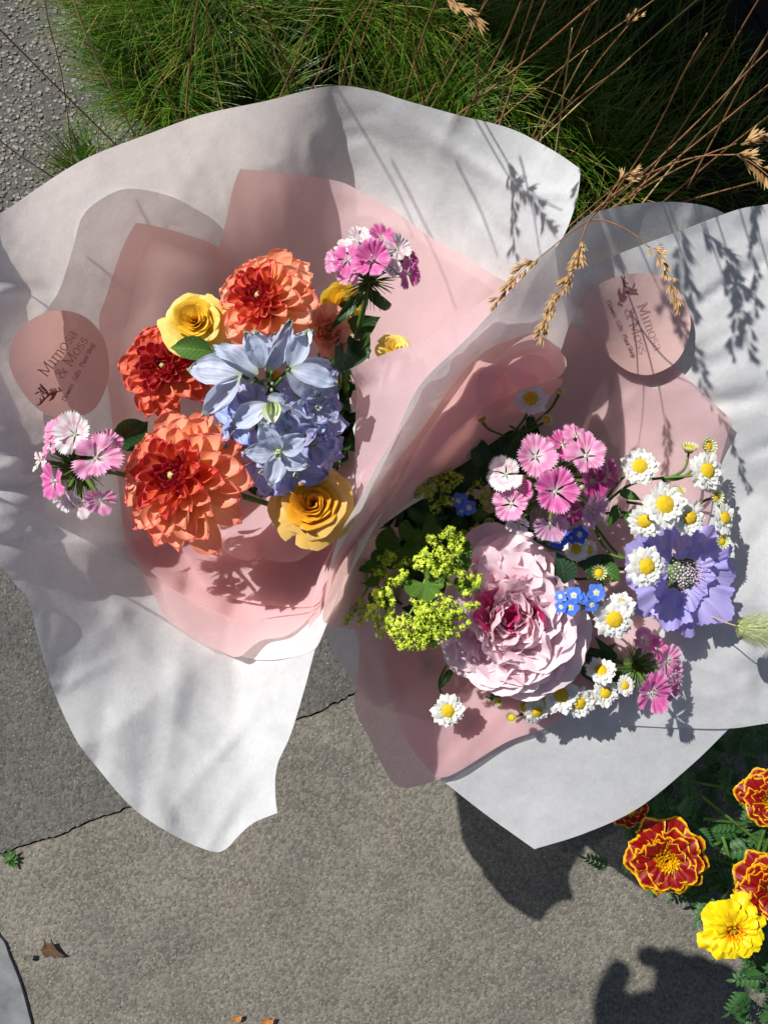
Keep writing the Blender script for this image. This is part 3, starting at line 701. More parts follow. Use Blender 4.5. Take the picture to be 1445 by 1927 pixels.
SR = TPS([(1090, 410, .442), (1200, 383, .466), (1300, 385, .47), (1361, 403, .475), (1450, 383, .47), (1600, 350, .46), (1015, 486, .425), (922, 590, .425), (804, 708, .428), (735, 836, .435), (669, 953, .445), (605, 1170, .47),
          (1075, 520, .460), (1193, 480, .470), (1150, 560, .480), (1280, 560, .487), (1450, 550, .482), (1100, 650, .515), (1250, 700, .502), (1400, 720, .49), (1600, 700, .475), (1000, 720, .555), (920, 820, .59), (850, 900, .60), (760, 960, .58), (720, 1050, .56), (690, 1160, .545),
          (1000, 900, .60), (1150, 950, .56), (1300, 950, .525), (1450, 950, .515), (1600, 950, .49), (900, 1100, .605), (1100, 1150, .575), (1280, 1150, .535), (1450, 1180, .522), (1600, 1200, .515),
          (630, 1200, .53), (680, 1300, .545), (740, 1475, .565), (830, 1467, .575), (1005, 1597, .585), (1200, 1520, .575), (1370, 1370, .56), (1450, 1362, .55), (1600, 1360, .54),
          (800, 1250, .578), (850, 1350, .572), (1000, 1350, .565), (1150, 1330, .558), (1000, 1470, .578)])
SG = TPS([(1090, 410, .442), (1200, 383, .464), (1300, 385, .471), (1361, 403, .475), (1015, 486, .424), (922, 590, .408), (804, 708, .41), (735, 836, .415), (669, 953, .43), (605, 1170, .465),
          (1193, 466, .482), (1290, 430, .482), (1075, 520, .468), (1018, 597, .44), (920, 656, .436), (860, 760, .45), (780, 860, .47), (707, 967, .48), (640, 1060, .475), (1100, 620, .50), (1000, 700, .49), (900, 800, .52), (800, 930, .54)])
RC = (700, 980)
wrapR = empty('bouquet_wrapping', P(760, 1060, .64), 'white and pink tissue wrapping of the right bouquet with a half shaded sticker', 'wrapping paper', 'paper wrappings of the two bouquets')
wsheet('white_sheet', wrapR, [(830, 1467, 1), (910, 1530), (1005, 1598, 1), (1100, 1568), (1200, 1521), (1300, 1440), (1370, 1372, 1), (1400, 1250), (1200, 1150), (1000, 1150), (850, 1250), (780, 1380)], SR, 0, W_, 11, .0003, label='lowest white corner of the right wrapping')
wsheet('white_sheet', wrapR, [(605, 1160), (615, 1195), (630, 1230), (650, 1262), (678, 1300), (720, 1330), (800, 1250), (760, 1100), (660, 1050)], SR, .002, W_, 12, .0008)
wsheet('white_sheet', wrapR, [(1050, 530), (1120, 496), (1193, 466), (1290, 430), (1361, 403), (1400, 391), (1450, 383), (1620, 350), (1650, 900), (1600, 1340), (1445, 1361), (1370, 1371), (1280, 1370), (1200, 1366), (1090, 1362), (1000, 1340), (900, 1200), (900, 1000), (950, 800), (1000, 640)],
       SR, .003, W_, 13, .0014, pleat=(*RC, 2.0, .0025), bumps=[(1240, 1372, 70, -.0015)], label='large white sheet spreading to the right of the right bouquet')
wsheet('pink_tissue_sheet', wrapR, [(900, 760), (960, 660), (1052, 612), (1110, 625), (1180, 645), (1267, 690), (1302, 720), (1345, 762), (1377, 790, 1), (1362, 840), (1346, 900), (1332, 980), (1300, 1060), (1240, 1180), (1180, 1250), (1120, 1305), (1060, 1345), (950, 1398), (870, 1440), (830, 1465), (790, 1478), (762, 1483), (738, 1472), (715, 1432), (690, 1380), (672, 1345), (667, 1310), (676, 1240), (670, 1190), (640, 1150), (700, 1040), (800, 900)],
       SR, .006, K_, 14, .0009, pleat=(*RC, 2.6, .0025), bumps=[(1377, 790, 60, .004), (750, 1480, 80, .003)])
wsheet('pink_tissue_sheet', wrapR, [(608, 1168), (640, 1181), (690, 1187, 1), (692, 1160), (740, 1080), (760, 1000), (700, 1000), (650, 1050), (620, 1110)], SR, .022, K_, 15, .0007, bumps=[(650, 1185, 60, .012)], label='pale pink tissue tail under the yellow green flowers')
wsheet('pink_tissue_sheet', wrapR, [(735, 1200), (735, 1290), (760, 1380), (800, 1440), (840, 1462), (950, 1398), (1060, 1345), (1100, 1200), (900, 1150)], SR, .009, K_, 16, .0006)
# the wall of paper between the two bouquets
wsheet('white_sheet', wrapR, [(1362, 401, 1), (1330, 388), (1270, 380), (1200, 383), (1130, 396), (1095, 412), (1050, 455), (1015, 486), (968, 538), (922, 590), (870, 645), (804, 708), (775, 750), (756, 791), (735, 836), (714, 867), (690, 915), (669, 953), (640, 1005), (620, 1070), (605, 1168, 1), (625, 1100), (650, 1060), (700, 1005), (760, 960), (850, 900), (960, 780), (1040, 690), (1072, 610), (1110, 545), (1193, 482), (1290, 440)],
       SG, 0, W_, 17, .0009, pleat=(640, 1100, 2.4, .003), label='tall white wall of paper between the two bouquets')
wsheet('pink_tissue_sheet', wrapR, [(1006, 628), (960, 640), (921, 656), (877, 694), (835, 748), (794, 808), (760, 850), (735, 880), (690, 955), (650, 1025), (625, 1075), (611, 1140), (640, 1080), (680, 1030), (740, 970), (850, 880), (960, 780), (1060, 700), (1050, 656)], SG, .007, K_, 18, .0007, bumps=[(850, 740, 60, .004)], pleat=(640, 1100, 5, .004))
wsheet('pink_tissue_fold', wrapR, [(904, 677), (885, 705), (863, 732), (835, 775), (807, 812), (790, 845), (770, 880), (740, 925), (707, 967), (680, 1015), (705, 999), (735, 940), (770, 905), (820, 850), (870, 800), (930, 760), (960, 720)], SG, .016, K_, 19, .0006, bumps=[(820, 800, 50, .006)])
wsheet('pink_tissue_fold', wrapR, [(1000, 629), (1030, 640), (1052, 657), (1061, 684), (1050, 708), (1015, 727), (975, 750), (920, 780), (900, 720), (940, 670)], SG, .020, K_, 20, .0004, bumps=[(1060, 685, 28, .012), (1030, 640, 30, .004), (1005, 690, 24, -.008)], label='rolled pink tissue loop above the top daisy')
wsheet('pink_tissue_fold', wrapR, [(957, 685), (978, 672), (1001, 667), (1024, 674), (1037, 688), (1046, 708), (1015, 722), (970, 730)], SG, .030, K_, 21, .0004, bumps=[(1030, 690, 25, .006)])
wsheet('pink_tissue_fold', wrapR, [(901, 679, 1), (950, 690), (1008, 706), (1010, 722), (985, 730), (967, 738), (935, 750), (911, 764), (877, 792), (850, 820), (835, 838), (807, 874), (766, 898), (730, 950), (760, 890), (800, 820), (850, 750)], SG, .026, K_, 22, .0005,
       bumps=[(1000, 712, 40, .006), (910, 730, 45, -.012), (860, 800, 35, -.006)], label='pink tissue fold under the topmost daisy')
wsheet('pink_tissue_fold', wrapR, [(967, 738), (911, 764), (877, 792), (835, 838), (807, 874), (766, 899), (800, 900), (860, 880), (930, 830), (1010, 770), (1060, 715), (1010, 722)], SG, .020, K_, 23, .0005, bumps=[(900, 800, 50, -.008)])
# pink flap of the left bouquet leaning on that wall
SE = TPS([(659, 694, .425), (738, 660, .43), (815, 628, .428), (894, 576, .418), (960, 530, .418), (900, 640, .414), (804, 708, .414), (735, 836, .42), (674, 945, .44), (668, 850, .445), (671, 746, .44), (740, 740, .420)])
wsheet('pink_tissue_flap', wrapL, [(659, 694, 1), (700, 676), (738, 660), (780, 646), (815, 628), (860, 602), (894, 576), (930, 552), (985, 515), (960, 560), (925, 600), (860, 665), (810, 715), (770, 775), (745, 836), (715, 880), (690, 925), (674, 946, 1), (669, 900), (668, 850), (669, 790), (671, 746), (666, 715)], SE, 0, K_, 24, .0011, label='upright pink flap to the right of the blue flowers')
wsheet('pink_tissue_flap', wrapL, [(735, 822, 1), (720, 860), (705, 905), (690, 925), (650, 1000), (615, 1060), (605, 1130), (600, 1180), (580, 1190), (595, 1100), (620, 1040), (645, 990), (668, 950), (690, 880)], SE, -.012, K_, 25, .0008)

# ------------------------------------------------------------------ round stickers with their print
# letters drawn with a broad pen: strokes in em units (x, y), baseline at 0, x-height .5, capitals .72
def arc(cx, cy, rx, ry, a0, a1, n=9):
    return [(cx + rx * math.cos(R(a0 + (a1 - a0) * i / n)), cy + ry * math.sin(R(a0 + (a1 - a0) * i / n))) for i in range(n + 1)]
def sf(x, y, w=.09): return [(x - w, y), (x + w, y)]
G = {
 'M': (.92, [[(.14, 0), (.14, .72)], [(.14, .72), (.45, .06)], [(.45, .06), (.77, .72)], [(.77, .72), (.77, 0)], sf(.14, 0), sf(.1, .72), sf(.77, 0), sf(.81, .72)]),
 'i': (.32, [[(.16, 0), (.16, .5)], sf(.16, 0), [(.06, .5), (.16, .5)], [(.15, .68), (.17, .70)]]),
 'm': (.86, [[(.13, 0), (.13, .5)], arc(.29, .32, .16, .16, 160, 0) + [(.45, 0)], arc(.60, .32, .15, .16, 160, 0) + [(.75, 0)], sf(.13, 0), sf(.45, 0), sf(.75, 0), [(.03, .5), (.13, .5)]]),
 'n': (.60, [[(.13, 0), (.13, .5)], arc(.31, .31, .17, .17, 160, 0) + [(.48, 0)], sf(.13, 0), sf(.48, 0), [(.03, .5), (.13, .5)]]),
 'o': (.58, [arc(.29, .25, .22, .25, 0, 360, 18)]),
 's': (.44, [arc(.22, .37, .14, .12, 20, 250, 8) + arc(.22, .13, .15, .13, 70, -160, 8)]),
 'a': (.52, [arc(.23, .36, .14, .13, 160, 0, 6) + [(.38, .06), (.47, .0)], arc(.23, .14, .15, .13, 60, 330, 9)]),
 '&': (.85, [[(.72, 0), (.2, .52)] + arc(.32, .60, .13, .12, 210, -10, 7) + [(.36, .42), (.14, .26)] + arc(.30, .17, .2, .17, 160, 290, 6) + [(.56, .12), (.68, .40)], sf(.68, .42, .07)]),
 'F': (.56, [[(.14, 0), (.14, .72)], [(.06, .72), (.50, .72), (.50, .60)], [(.14, .38), (.40, .38)], sf(.14, 0)]),
 'l': (.30, [[(.15, 0), (.15, .75)], sf(.15, 0), [(.06, .75), (.15, .75)]]),
 'w': (.74, [[(.08, .5), (.22, .02)], [(.22, .02), (.37, .48)], [(.37, .48), (.52, .02)], [(.52, .02), (.66, .5)], sf(.08, .5, .06), sf(.66, .5, .06)]),
 'e': (.50, [[(.08, .27), (.42, .27)] + arc(.25, .25, .18, .25, 0, 320, 14)]),
 'r': (.42, [[(.13, 0), (.13, .5)], arc(.29, .34, .15, .15, 165, 50, 5), sf(.13, 0), [(.04, .5), (.13, .5)]]),
 'G': (.72, [arc(.37, .36, .30, .36, 45, 320, 14) + [(.62, .30)], [(.45, .32), (.68, .32)], [(.61, .32), (.61, .06)]]),
 'f': (.34, [[(.14, 0), (.14, .58)] + arc(.26, .60, .12, .14, 180, 50, 5), [(.04, .5), (.28, .5)], sf(.14, 0)]),
 't': (.34, [[(.14, .66), (.14, .10)] + arc(.22, .09, .08, .08, 190, 310, 4), [(.04, .5), (.28, .5)]]),
 'P': (.60, [[(.14, 0), (.14, .72)], [(.06, .72), (.30, .72)] + arc(.30, .54, .2, .18, 80, -90, 7) + [(.14, .36)], sf(.14, 0)]),
 'S': (.56, [arc(.28, .54, .18, .17, 30, 255, 8) + arc(.28, .18, .20, .18, 70, -155, 8)]),
 'h': (.60, [[(.13, 0), (.13, .75)], arc(.31, .31, .17, .17, 160, 0) + [(.48, 0)], sf(.13, 0), sf(.48, 0), [(.03, .75), (.13, .75)]]),
 'p': (.58, [[(.13, -.24), (.13, .5)], arc(.31, .25, .18, .25, 150, -150, 12), sf(.13, -.24), [(.03, .5), (.13, .5)]]),
 '\u00b7': (.26, [[(.12, .26), (.14, .26)]]), ' ': (.24, []),
}
def lettering(s, weight, sq=1.):
    """ribbons of all the strokes of a line of text, in em units"""
    out = []; x = 0
    for ch in s:
        w, st = G[ch]
        for q in st: out.append([((x + a) * sq, b) for a, b in q])
        x += w
    return out, x * sq
def sticker(wrap, surf, off, pts, lines, sprig, name_label):
    poly = outline(pts)
    c = np.mean(np.array(poly), 0)
    def lift(x, y, o):
        x = np.asarray(x, float); y = np.asarray(y, float)
        return PN(x, y, surf(x, y) - o)
    o = sheet('sticker', wrap, pts, surf, off, M['sticker'], 30, 0., step=9, label=name_label)
    o.matrix_basis = Matrix.Translation(-wrap.location)
    def ribbons(nm, strokes, org, rd, size, wt, mat):
        up = (rd[1], -rd[0]); V2 = []; Fc = []
        for q in strokes:
            dense = []
            for a, b in zip(q, q[1:]):
                nn = max(1, int(math.dist(a, b) / .12))
                dense += [(a[0] + (b[0] - a[0]) * i / nn, a[1] + (b[1] - a[1]) * i / nn) for i in range(nn)]
            dense.append(q[-1]); b0 = len(V2)
            for i, p in enumerate(dense):
                a = dense[max(0, i - 1)]; b = dense[min(len(dense) - 1, i + 1)]
                tx, ty = b[0] - a[0], b[1] - a[1]; l = math.hypot(tx, ty) or 1; tx /= l; ty /= l
                w = wt * (.38 + .62 * abs(ty * .95 - tx * .15))
                for s in (-1, 1):
                    ex, ey = p[0] - ty * w * s, p[1] + tx * w * s
                    V2.append((org[0] + (rd[0] * ex + up[0] * ey) * size, org[1] + (rd[1] * ex + up[1] * ey) * size))
                if i: Fc.append((b0 + 2 * i - 2, b0 + 2 * i - 1, b0 + 2 * i + 1, b0 + 2 * i))
        V2 = np.array(V2); V = lift(V2[:, 0], V2[:, 1], off + .00025)
        e = ob(nm, mesh(nm, V - np.array(wrap.location), Fc, mat), o)
        e.matrix_basis = Matrix.Translation(wrap.location)
        return e
    for txt, a, b, wt, mat in lines:
        st, wd = lettering(txt, wt, .80 if len(txt) > 9 else .95); L_ = math.dist(a, b)
        rd = ((b[0] - a[0]) / L_, (b[1] - a[1]) / L_)
        ribbons('lettering', st, a, rd, L_ / wd, wt, mat)
    # the printed sprig
    org, rd, size = sprig
    st = [[(0, 0), (.5, .25), (1, .32)], [(.35, .17), (.6, .5), (.75, .8)], [(.55, .26), (.9, .05)], [(.2, .09), (.3, .45)]]
    rr = random.Random(3)
    for br in list(st):
        for k in range(8):
            f = (k + .5) / 8; i = min(len(br) - 2, int(f * (len(br) - 1))); u = f * (len(br) - 1) - i
            x = br[i][0] + (br[i + 1][0] - br[i][0]) * u; y = br[i][1] + (br[i + 1][1] - br[i][1]) * u
            s = 1 if k % 2 else -1
            st.append([(x, y), (x + .07, y + .07 * s), (x + .14, y + .12 * s)])
    ribbons('printed_sprig', st, org, rd, size, .036, M['ink'])
sticker(wrapL, SL, .022, [(112, 584), (160, 596), (195, 635), (206, 690), (200, 730), (178, 770), (140, 787), (112, 788), (70, 768), (35, 725), (18, 680), (28, 632), (65, 598)],
        [('Mimosa', (88, 711), (148, 628), .036, M['ink_light']), ('& Moss', (118, 715), (168, 640), .036, M['ink_light']), ('Flowers \u00b7 Gifts \u00b7 Plant Shop', (124, 756), (180, 648), .046, M['ink'])],
        ((118, 735), (-.94, -.25), 46), 'dusty pink round sticker in the shade, text running up to the right')
sticker(wrapR, SR, .0125, [(1205, 514), (1250, 524), (1285, 560), (1299, 605), (1290, 650), (1268, 684), (1232, 703), (1205, 705), (1172, 693), (1130, 655), (1105, 618), (1097, 585), (1108, 550), (1150, 524)],
        [('Mimosa', (1197, 574), (1231, 662), .036, M['ink_light']), ('& Moss', (1172, 582), (1202, 668), .036, M['ink_light']), ('Flowers \u00b7 Gifts \u00b7 Plant Shop', (1140, 568), (1189, 674), .046, M['ink'])],
        ((1161, 574), (.86, -.50), 46), 'pale pink round sticker, half in sunlight, text running downwards')
# ------------------------------------------------------------------ petals
def petal(L=1., W=.3, prof=None, nv=7, nu=6, cup=.3, bend=(0, 0), ruf=0, rf=3, seed=0, tip=0, fr=0, fold=0, crk=0):
    """a leaf-shaped petal from the origin along +Y, curling through +Z"""
    rs = random.Random(seed); prof = prof or (lambda v: math.sin(PI * min(.985, .06 + v * .92)) ** .7)
    ph = rs.uniform(0, 6); V = []; U = []; y = z = 0.
    for j in range(nv + 1):
        v = 1 - (1 - j / nv) ** 1.7; dv = v - (1 - (1 - (j - 1) / nv) ** 1.7); a = bend[0] + (bend[1] - bend[0]) * v + (tip * max(0, v - .65) / .35 if tip else 0)
        if j: y += math.cos(a) * L * dv; z += math.sin(a) * L * dv
        w = W * prof(v)
        for i in range(nu + 1):
            s = 2 * i / nu - 1; c = cup * w * (s * s) + fold * w * abs(s)
            c += ruf * L * v * math.sin(rf * s * 2 + ph + v * 2) * (abs(s) ** 1.2 + .25 * v)
            if crk: c += crk * L * v * (noise.noise(Vector((s * 1.6, v * 4.5, seed * 7.1))) + .6 * noise.noise(Vector((s * 4, v * 9, seed * 3.3))))
            fy = (rs.uniform(-fr, fr) * L if (fr and j == nv) else 0)
            V.append((w * s, y - math.sin(a) * c + fy - (.10 * L * s * s * v if not fr else 0), z + math.cos(a) * c)); U.append(((s + 1) / 2, v))
    Fc = [(j * (nu + 1) + i, j * (nu + 1) + i + 1, (j + 1) * (nu + 1) + i + 1, (j + 1) * (nu + 1) + i) for j in range(nv) for i in range(nu)]
    return V, Fc, U
def fan(L=1., spread=.7, nu=16, nv=5, fringe=.07, bend=(0., .2), ruf=.05, rf=4, seed=0, waist=.16, lobes=0, cup=0):
    """a fan-shaped petal with a toothed or lobed outer edge"""
    rs = random.Random(seed); ph = rs.uniform(0, 6); V = []; U = []; ys = [0.]; zs = [0.]
    for j in range(nv):
        a = bend[0] + (bend[1] - bend[0]) * j / nv; ys.append(ys[-1] + math.cos(a) / nv); zs.append(zs[-1] + math.sin(a) / nv)
    edge = [(fringe * (1 if i % 2 else -1) * rs.uniform(.5, 1.3)) for i in range(nu + 1)]
    for j in range(nv + 1):
        v = j / nv
        for i in range(nu + 1):
            s = 2 * i / nu - 1; rad = ys[j] * (1 - .16 * s * s * v + (edge[i] if j == nv else 0) + (lobes * math.cos(s * 5) * v * v if lobes else 0))
            th = s * spread * (waist + (1 - waist) * min(1, v * 1.7) ** 1.2)
            zz = zs[j] + ruf * v * v * math.sin(rf * s * 2.2 + ph) + cup * s * s * v + ruf * 1.3 * v * noise.noise(Vector((s * 2.6, v * 3, seed * 5.3)))
            V.append((math.sin(th) * rad * L, math.cos(th) * rad * L, zz * L)); U.append(((s + 1) / 2, v))
    Fc = [(j * (nu + 1) + i, j * (nu + 1) + i + 1, (j + 1) * (nu + 1) + i + 1, (j + 1) * (nu + 1) + i) for j in range(nv) for i in range(nu)]
    return V, Fc, U
def pm(name, vf, mat): return mesh(name, vf[0], vf[1], mat, vf[2])
def polar(az, r=0., z=0., el=0., roll=0., s=1., sx=None):
    """place a petal: turned to azimuth az, starting r out and z up, raised by el"""
    return (Matrix.Rotation(az, 4, 'Z') @ Matrix.Translation((0, r, z)) @ Matrix.Rotation(el, 4, 'X') @ Matrix.Rotation(roll, 4, 'Y') @ Matrix.Diagonal((s * (sx or 1), s, s, 1)))
def dome(nr=5, ns=14, r=1., h=.5, bump=0., seed=0):
    rs = random.Random(seed); V = [(0, 0, h)]; U = [(.5, 0)]; Fc = []
    for j in range(1, nr + 1):
        a = j / nr * PI / 2
        for i in range(ns):
            t = 2 * PI * (i + .5 * (j % 2)) / ns; b = 1 + rs.uniform(-bump, bump)
            V.append((math.sin(a) * r * math.cos(t) * b, math.sin(a) * r * math.sin(t) * b, math.cos(a) * h * b + rs.uniform(-bump, bump) * h)); U.append((i / ns, j / nr))
    for i in range(ns): Fc.append((0, 1 + i, 1 + (i + 1) % ns))
    for j in range(nr - 1):
        for i in range(ns):
            a = 1 + j * ns; Fc.append((a + i, a + ns + i, a + ns + (i + 1) % ns, a + (i + 1) % ns))
    return V, Fc, U
def root(name, px, py, d, label, cat_, group=None):
    return empty(name, P(px, py, d), label, cat_, group)
def stem_to(t, frm, to, r, mat='stem', mid=None, name='stem', parent=None):
    """stem from a picture position to another, both with a depth"""
    o = t.location; a, b = P(*frm) - o, P(*to) - o
    m_ = P(*mid) - o if mid else a.lerp(b, .5) + Vector((.002, .002, -.004))
    return ob(name, tube_mesh(name, [a, m_, b], r, r * .8, M[mat], 7, 6), t)
def N3(tx, ty): return Vector((tx, ty, 1)).normalized()

# leaves ---------------------------------------------------------------
LEAFS = {}
def leaf_mesh(kind, mat):
    k = (kind, mat)
    if k not in LEAFS:
        if kind == 'oval': v = petal(1, .27, lambda v: math.sin(PI * min(1, v ** .85)) ** .85 + .02, 9, 6, .25, (.35, -.5), .03, 3, 1, fold=.25)
        elif kind == 'lance': v = petal(1, .10, lambda v: math.sin(PI * min(1, v ** .7)) ** .8 + .03, 12, 4, .5, (.2, -.9), .02, 4, 2, fold=.3)
        elif kind == 'curl': v = petal(1, .085, lambda v: math.sin(PI * min(1, v ** .6)) ** .8 + .02, 16, 4, .5, (.3, -2.6), .0, 3, 3, fold=.3)
        elif kind == 'broad': v = petal(1, .38, lambda v: math.sin(PI * min(1, v ** .75)) ** .75 + .02, 9, 6, .2, (.3, -.6), .05, 3, 4, fold=.2)
        LEAFS[k] = pm('leaf', v, M[mat])
    return LEAFS[k]
def leaf(t, kind, mat, frm, to, d0, d1, roll=0., w=1., parent=None, name='leaf'):
    """leaf from picture position frm to to"""
    a, b = P(frm[0], frm[1], d0), P(to[0], to[1], d1); L = (b - a).length * 1.04
    y = (b - a).normalized(); z = (Vector((0, 0, 1)) - y * y.z).normalized(); x = y.cross(z)
    Rm = Matrix((x, y, z)).transposed().to_4x4()
    o = t.location
    return ob(name, leaf_mesh(kind, mat), t, Matrix.Translation(a - o) @ Rm @ Matrix.Rotation(roll, 4, 'Y') @ Matrix.Diagonal((L * w, L, L, 1)))

# dahlias --------------------------------------------------------------
def dahlia(px, py, d, rad, tilt, mats, label, seed, n=88, eye_shift=(0, 0)):
    rd = random.Random(seed); t = root('dahlia', px, py, d, label, 'dahlia', 'dahlias in the left bouquet')
    Mt = facing((0, 0, 0), N3(*tilt), rd.random() * 6, rad)
    core, mid, outm, tipm = mats
    pet = {}
    for key, mt in (('c', core), ('m', mid), ('o', outm), ('t', tipm)):
        for s in range(3):
            if key == 'c': v = petal(1, .22, lambda v: (.45 + .55 * math.sin(PI * min(1, v ** .8))) * (1 - v ** 6) ** .5 + .02, 8, 6, .9, (.0, 1.0), seed=s)
            else: v = petal(1, .27, lambda v: (.42 + .62 * math.sin(PI * min(1, v ** 1.2 * .80))) * max(0, 1 - v ** 11) ** .5 + .015, 12, 8, .85 if key == 'm' else .6, (.12, .45 if key == 'm' else .12), .03, 3, s, tip=(.15, -.1, -.4)[s])
            pet[key, s] = pm('petal', v, M[mt])
    body = ob('flower_base', pm('flower_base', dome(5, 14, .40, .26), M[core]), t, Mt @ Matrix.Translation((0, 0, -.02)))
    eye = ob('eye', pm('eye', dome(5, 12, .055, .05, .12, seed), M['bud_green']), t, Mt @ Matrix.Translation((0, 0, .27)))
    for k in range(n):
        f = (k + .5) / n; az = k * 2.39996 + rd.uniform(-.10, .10)
        r0 = .05 + .33 * f ** .66; z0 = .25 - .36 * f ** 1.4
        el = 1.25 - 1.45 * f ** .62 + rd.uniform(-.2, .2)
        L = .10 + .62 * f ** .85 * rd.uniform(.86, 1.08)
        key = 'c' if f < .30 else ('m' if f < .52 + rd.uniform(-.06, .06) else ('o' if rd.random() < .6 else 't'))
        sc = (1.6 if f < .12 else 1.2 if f < .3 else 1.05) * rd.uniform(.9, 1.1)
        ob('petal', pet[key, rd.randrange(3)], t, Mt @ polar(az, r0, z0, el, rd.uniform(-.3, .3), L, sc))
    stem_to(t, (px, py, d + rad * .25), (640, 1000, .60), .0022)
    return t
dahlia(500, 570, .432, .0345, (-.35, .25), ('dah_core', 'dah_mid', 'dah_out', 'dah_tip'), 'coral red dahlia at the top of the left bouquet beside the yellow rose', 1)
dahlia(316, 694, .455, .0312, (-.10, .05), ('dah_core', 'dah_red', 'dah_redo', 'dah_redo'), 'deep red dahlia half in shade below the yellow rose', 2)
dahlia(345, 903, .432, .0436, (-.32, .18), ('dah_core', 'dah_mid', 'dah_out', 'dah_out'), 'largest orange dahlia with crimson heart at the lower left of its bouquet', 3, 98)

# roses ------------------------------------------------------------------
def rose(px, py, d, rad, tilt, m_in, m_out, label, seed, n=26, opened=.9, twist=0):
    rd = random.Random(seed); t = root('rose', px, py, d, label, 'rose', 'roses in the left bouquet')
    Mt = facing((0, 0, 0), N3(*tilt), rd.random() * 6, rad)
    for k in range(n):
        f = (k + .5) / n; rr = .04 + .62 * f ** .9; op = opened * f ** 1.6
        h = .55 - .12 * f; span = .75 + .55 * (1 - f); top = rr + .10 + op * .55
        nv, nu = 7, 10; V = []; U = []; ph = rd.uniform(0, 6)
        for j in range(nv + 1):
            v = j / nv
            for i in range(nu + 1):
                s = 2 * i / nu - 1
                hh = h * (1 - .22 * s ** 4) * (1 + .05 * math.sin(3 * s + ph))
                r = rr * (.55 + .45 * min(1, v * 1.6)) + .07 * f * v * noise.noise(Vector((s * 2.2, v * 2.5, k * 3.7))) + (top - rr) * v ** 2.2 + .015 * math.sin(5 * s + ph) * v * (1 + 2 * f) + .03 * s * (1 - f * .5)
                z = hh * v - op * .34 * v ** 3 - (.30 * f * v if f > .75 else 0)
                a = s * span * (.55 + .45 * math.sin(PI * min(1, v * .62 + .12)))
                V.append((math.sin(a) * r, math.cos(a) * r, z)); U.append(((s + 1) / 2, v))
        Fc = [(j * (nu + 1) + i, j * (nu + 1) + i + 1, (j + 1) * (nu + 1) + i + 1, (j + 1) * (nu + 1) + i) for j in range(nv) for i in range(nu)]
        ob('petal', mesh('petal', V, Fc, M[m_in if f < .62 else m_out], U), t, Mt @ Matrix.Translation((0, 0, -.36 + .04 * (1 - f))) @ Matrix.Rotation(k * 2.39996 * (.98 if k % 2 else 1.02), 4, 'Z'))
    ob('hip', pm('hip', dome(4, 10, .30, .3), M['calyx']), t, Mt @ Matrix.Translation((0, 0, -.38)) @ Matrix.Rotation(PI, 4, 'X'))
    sep = petal(1, .13, None, 6, 3, .3, (.0, -.4))
    sm = pm('sepal', sep, M['leaf_mid'])
    for k in range(5): ob('sepal', sm, t, Mt @ Matrix.Translation((0, 0, -.42)) @ polar(k * 2 * PI / 5, .2, 0, .1, 0, .62))
    stem_to(t, (px, py, d + rad * .5), (640, 1000, .61), .0018)
    return t
rose(366, 600, .43, .0185, (.10, .12), 'rose_yc', 'rose_y', 'lemon yellow open rose between the red and the coral dahlia', 5, 34, .85)
rose(588, 946, .435, .0222, (.05, .12), 'rose_o', 'rose_oo', 'amber and peach rose with tightly curled heart at the bottom of the left bouquet', 6, 44, .85)
rose(648, 574, .47, .0175, (.5, -.1), 'rose_yc', 'rose_yc', 'golden rose partly hidden behind the tall pink sweet william', 7, 20, .55)
rose(742, 652, .49, .0120, (.1, .4), 'rose_y', 'rose_y', 'small pale yellow rose peeping over the pink flap', 8, 18, .8)
rose(512, 708, .47, .0065, (.1, .1), 'rose_o', 'rose_o', 'orange bud deep behind the blue delphinium', 9, 12, .3)
rose(405, 655, .46, .011, (.1, .0), 'rose_y', 'rose_y', 'little yellow rose bud below the open lemon rose', 10, 12, .4)
def coral(px, py, d, rad):
    t = root('carnation', px, py, d, 'salmon coral bloom tucked behind the coral dahlia by the stems', 'flower')
    rd = random.Random(4); Mt = facing((0, 0, 0), N3(.5, -.1), 0, rad)
    ms = [pm('petal', fan(1, .75, 10, 5, .03, (.2, .6), .10, 3, s), M['dah_tip']) for s in range(3)]
    for k in range(16): ob('petal', ms[k % 3], t, Mt @ polar(k * 2.4, 0, .02 * k / 16, 1.2 - k * .07, 0, .55 + .03 * k))
    stem_to(t, (px, py, d + .01), (640, 1000, .61), .0015)
coral(606, 628, .455, .0200)

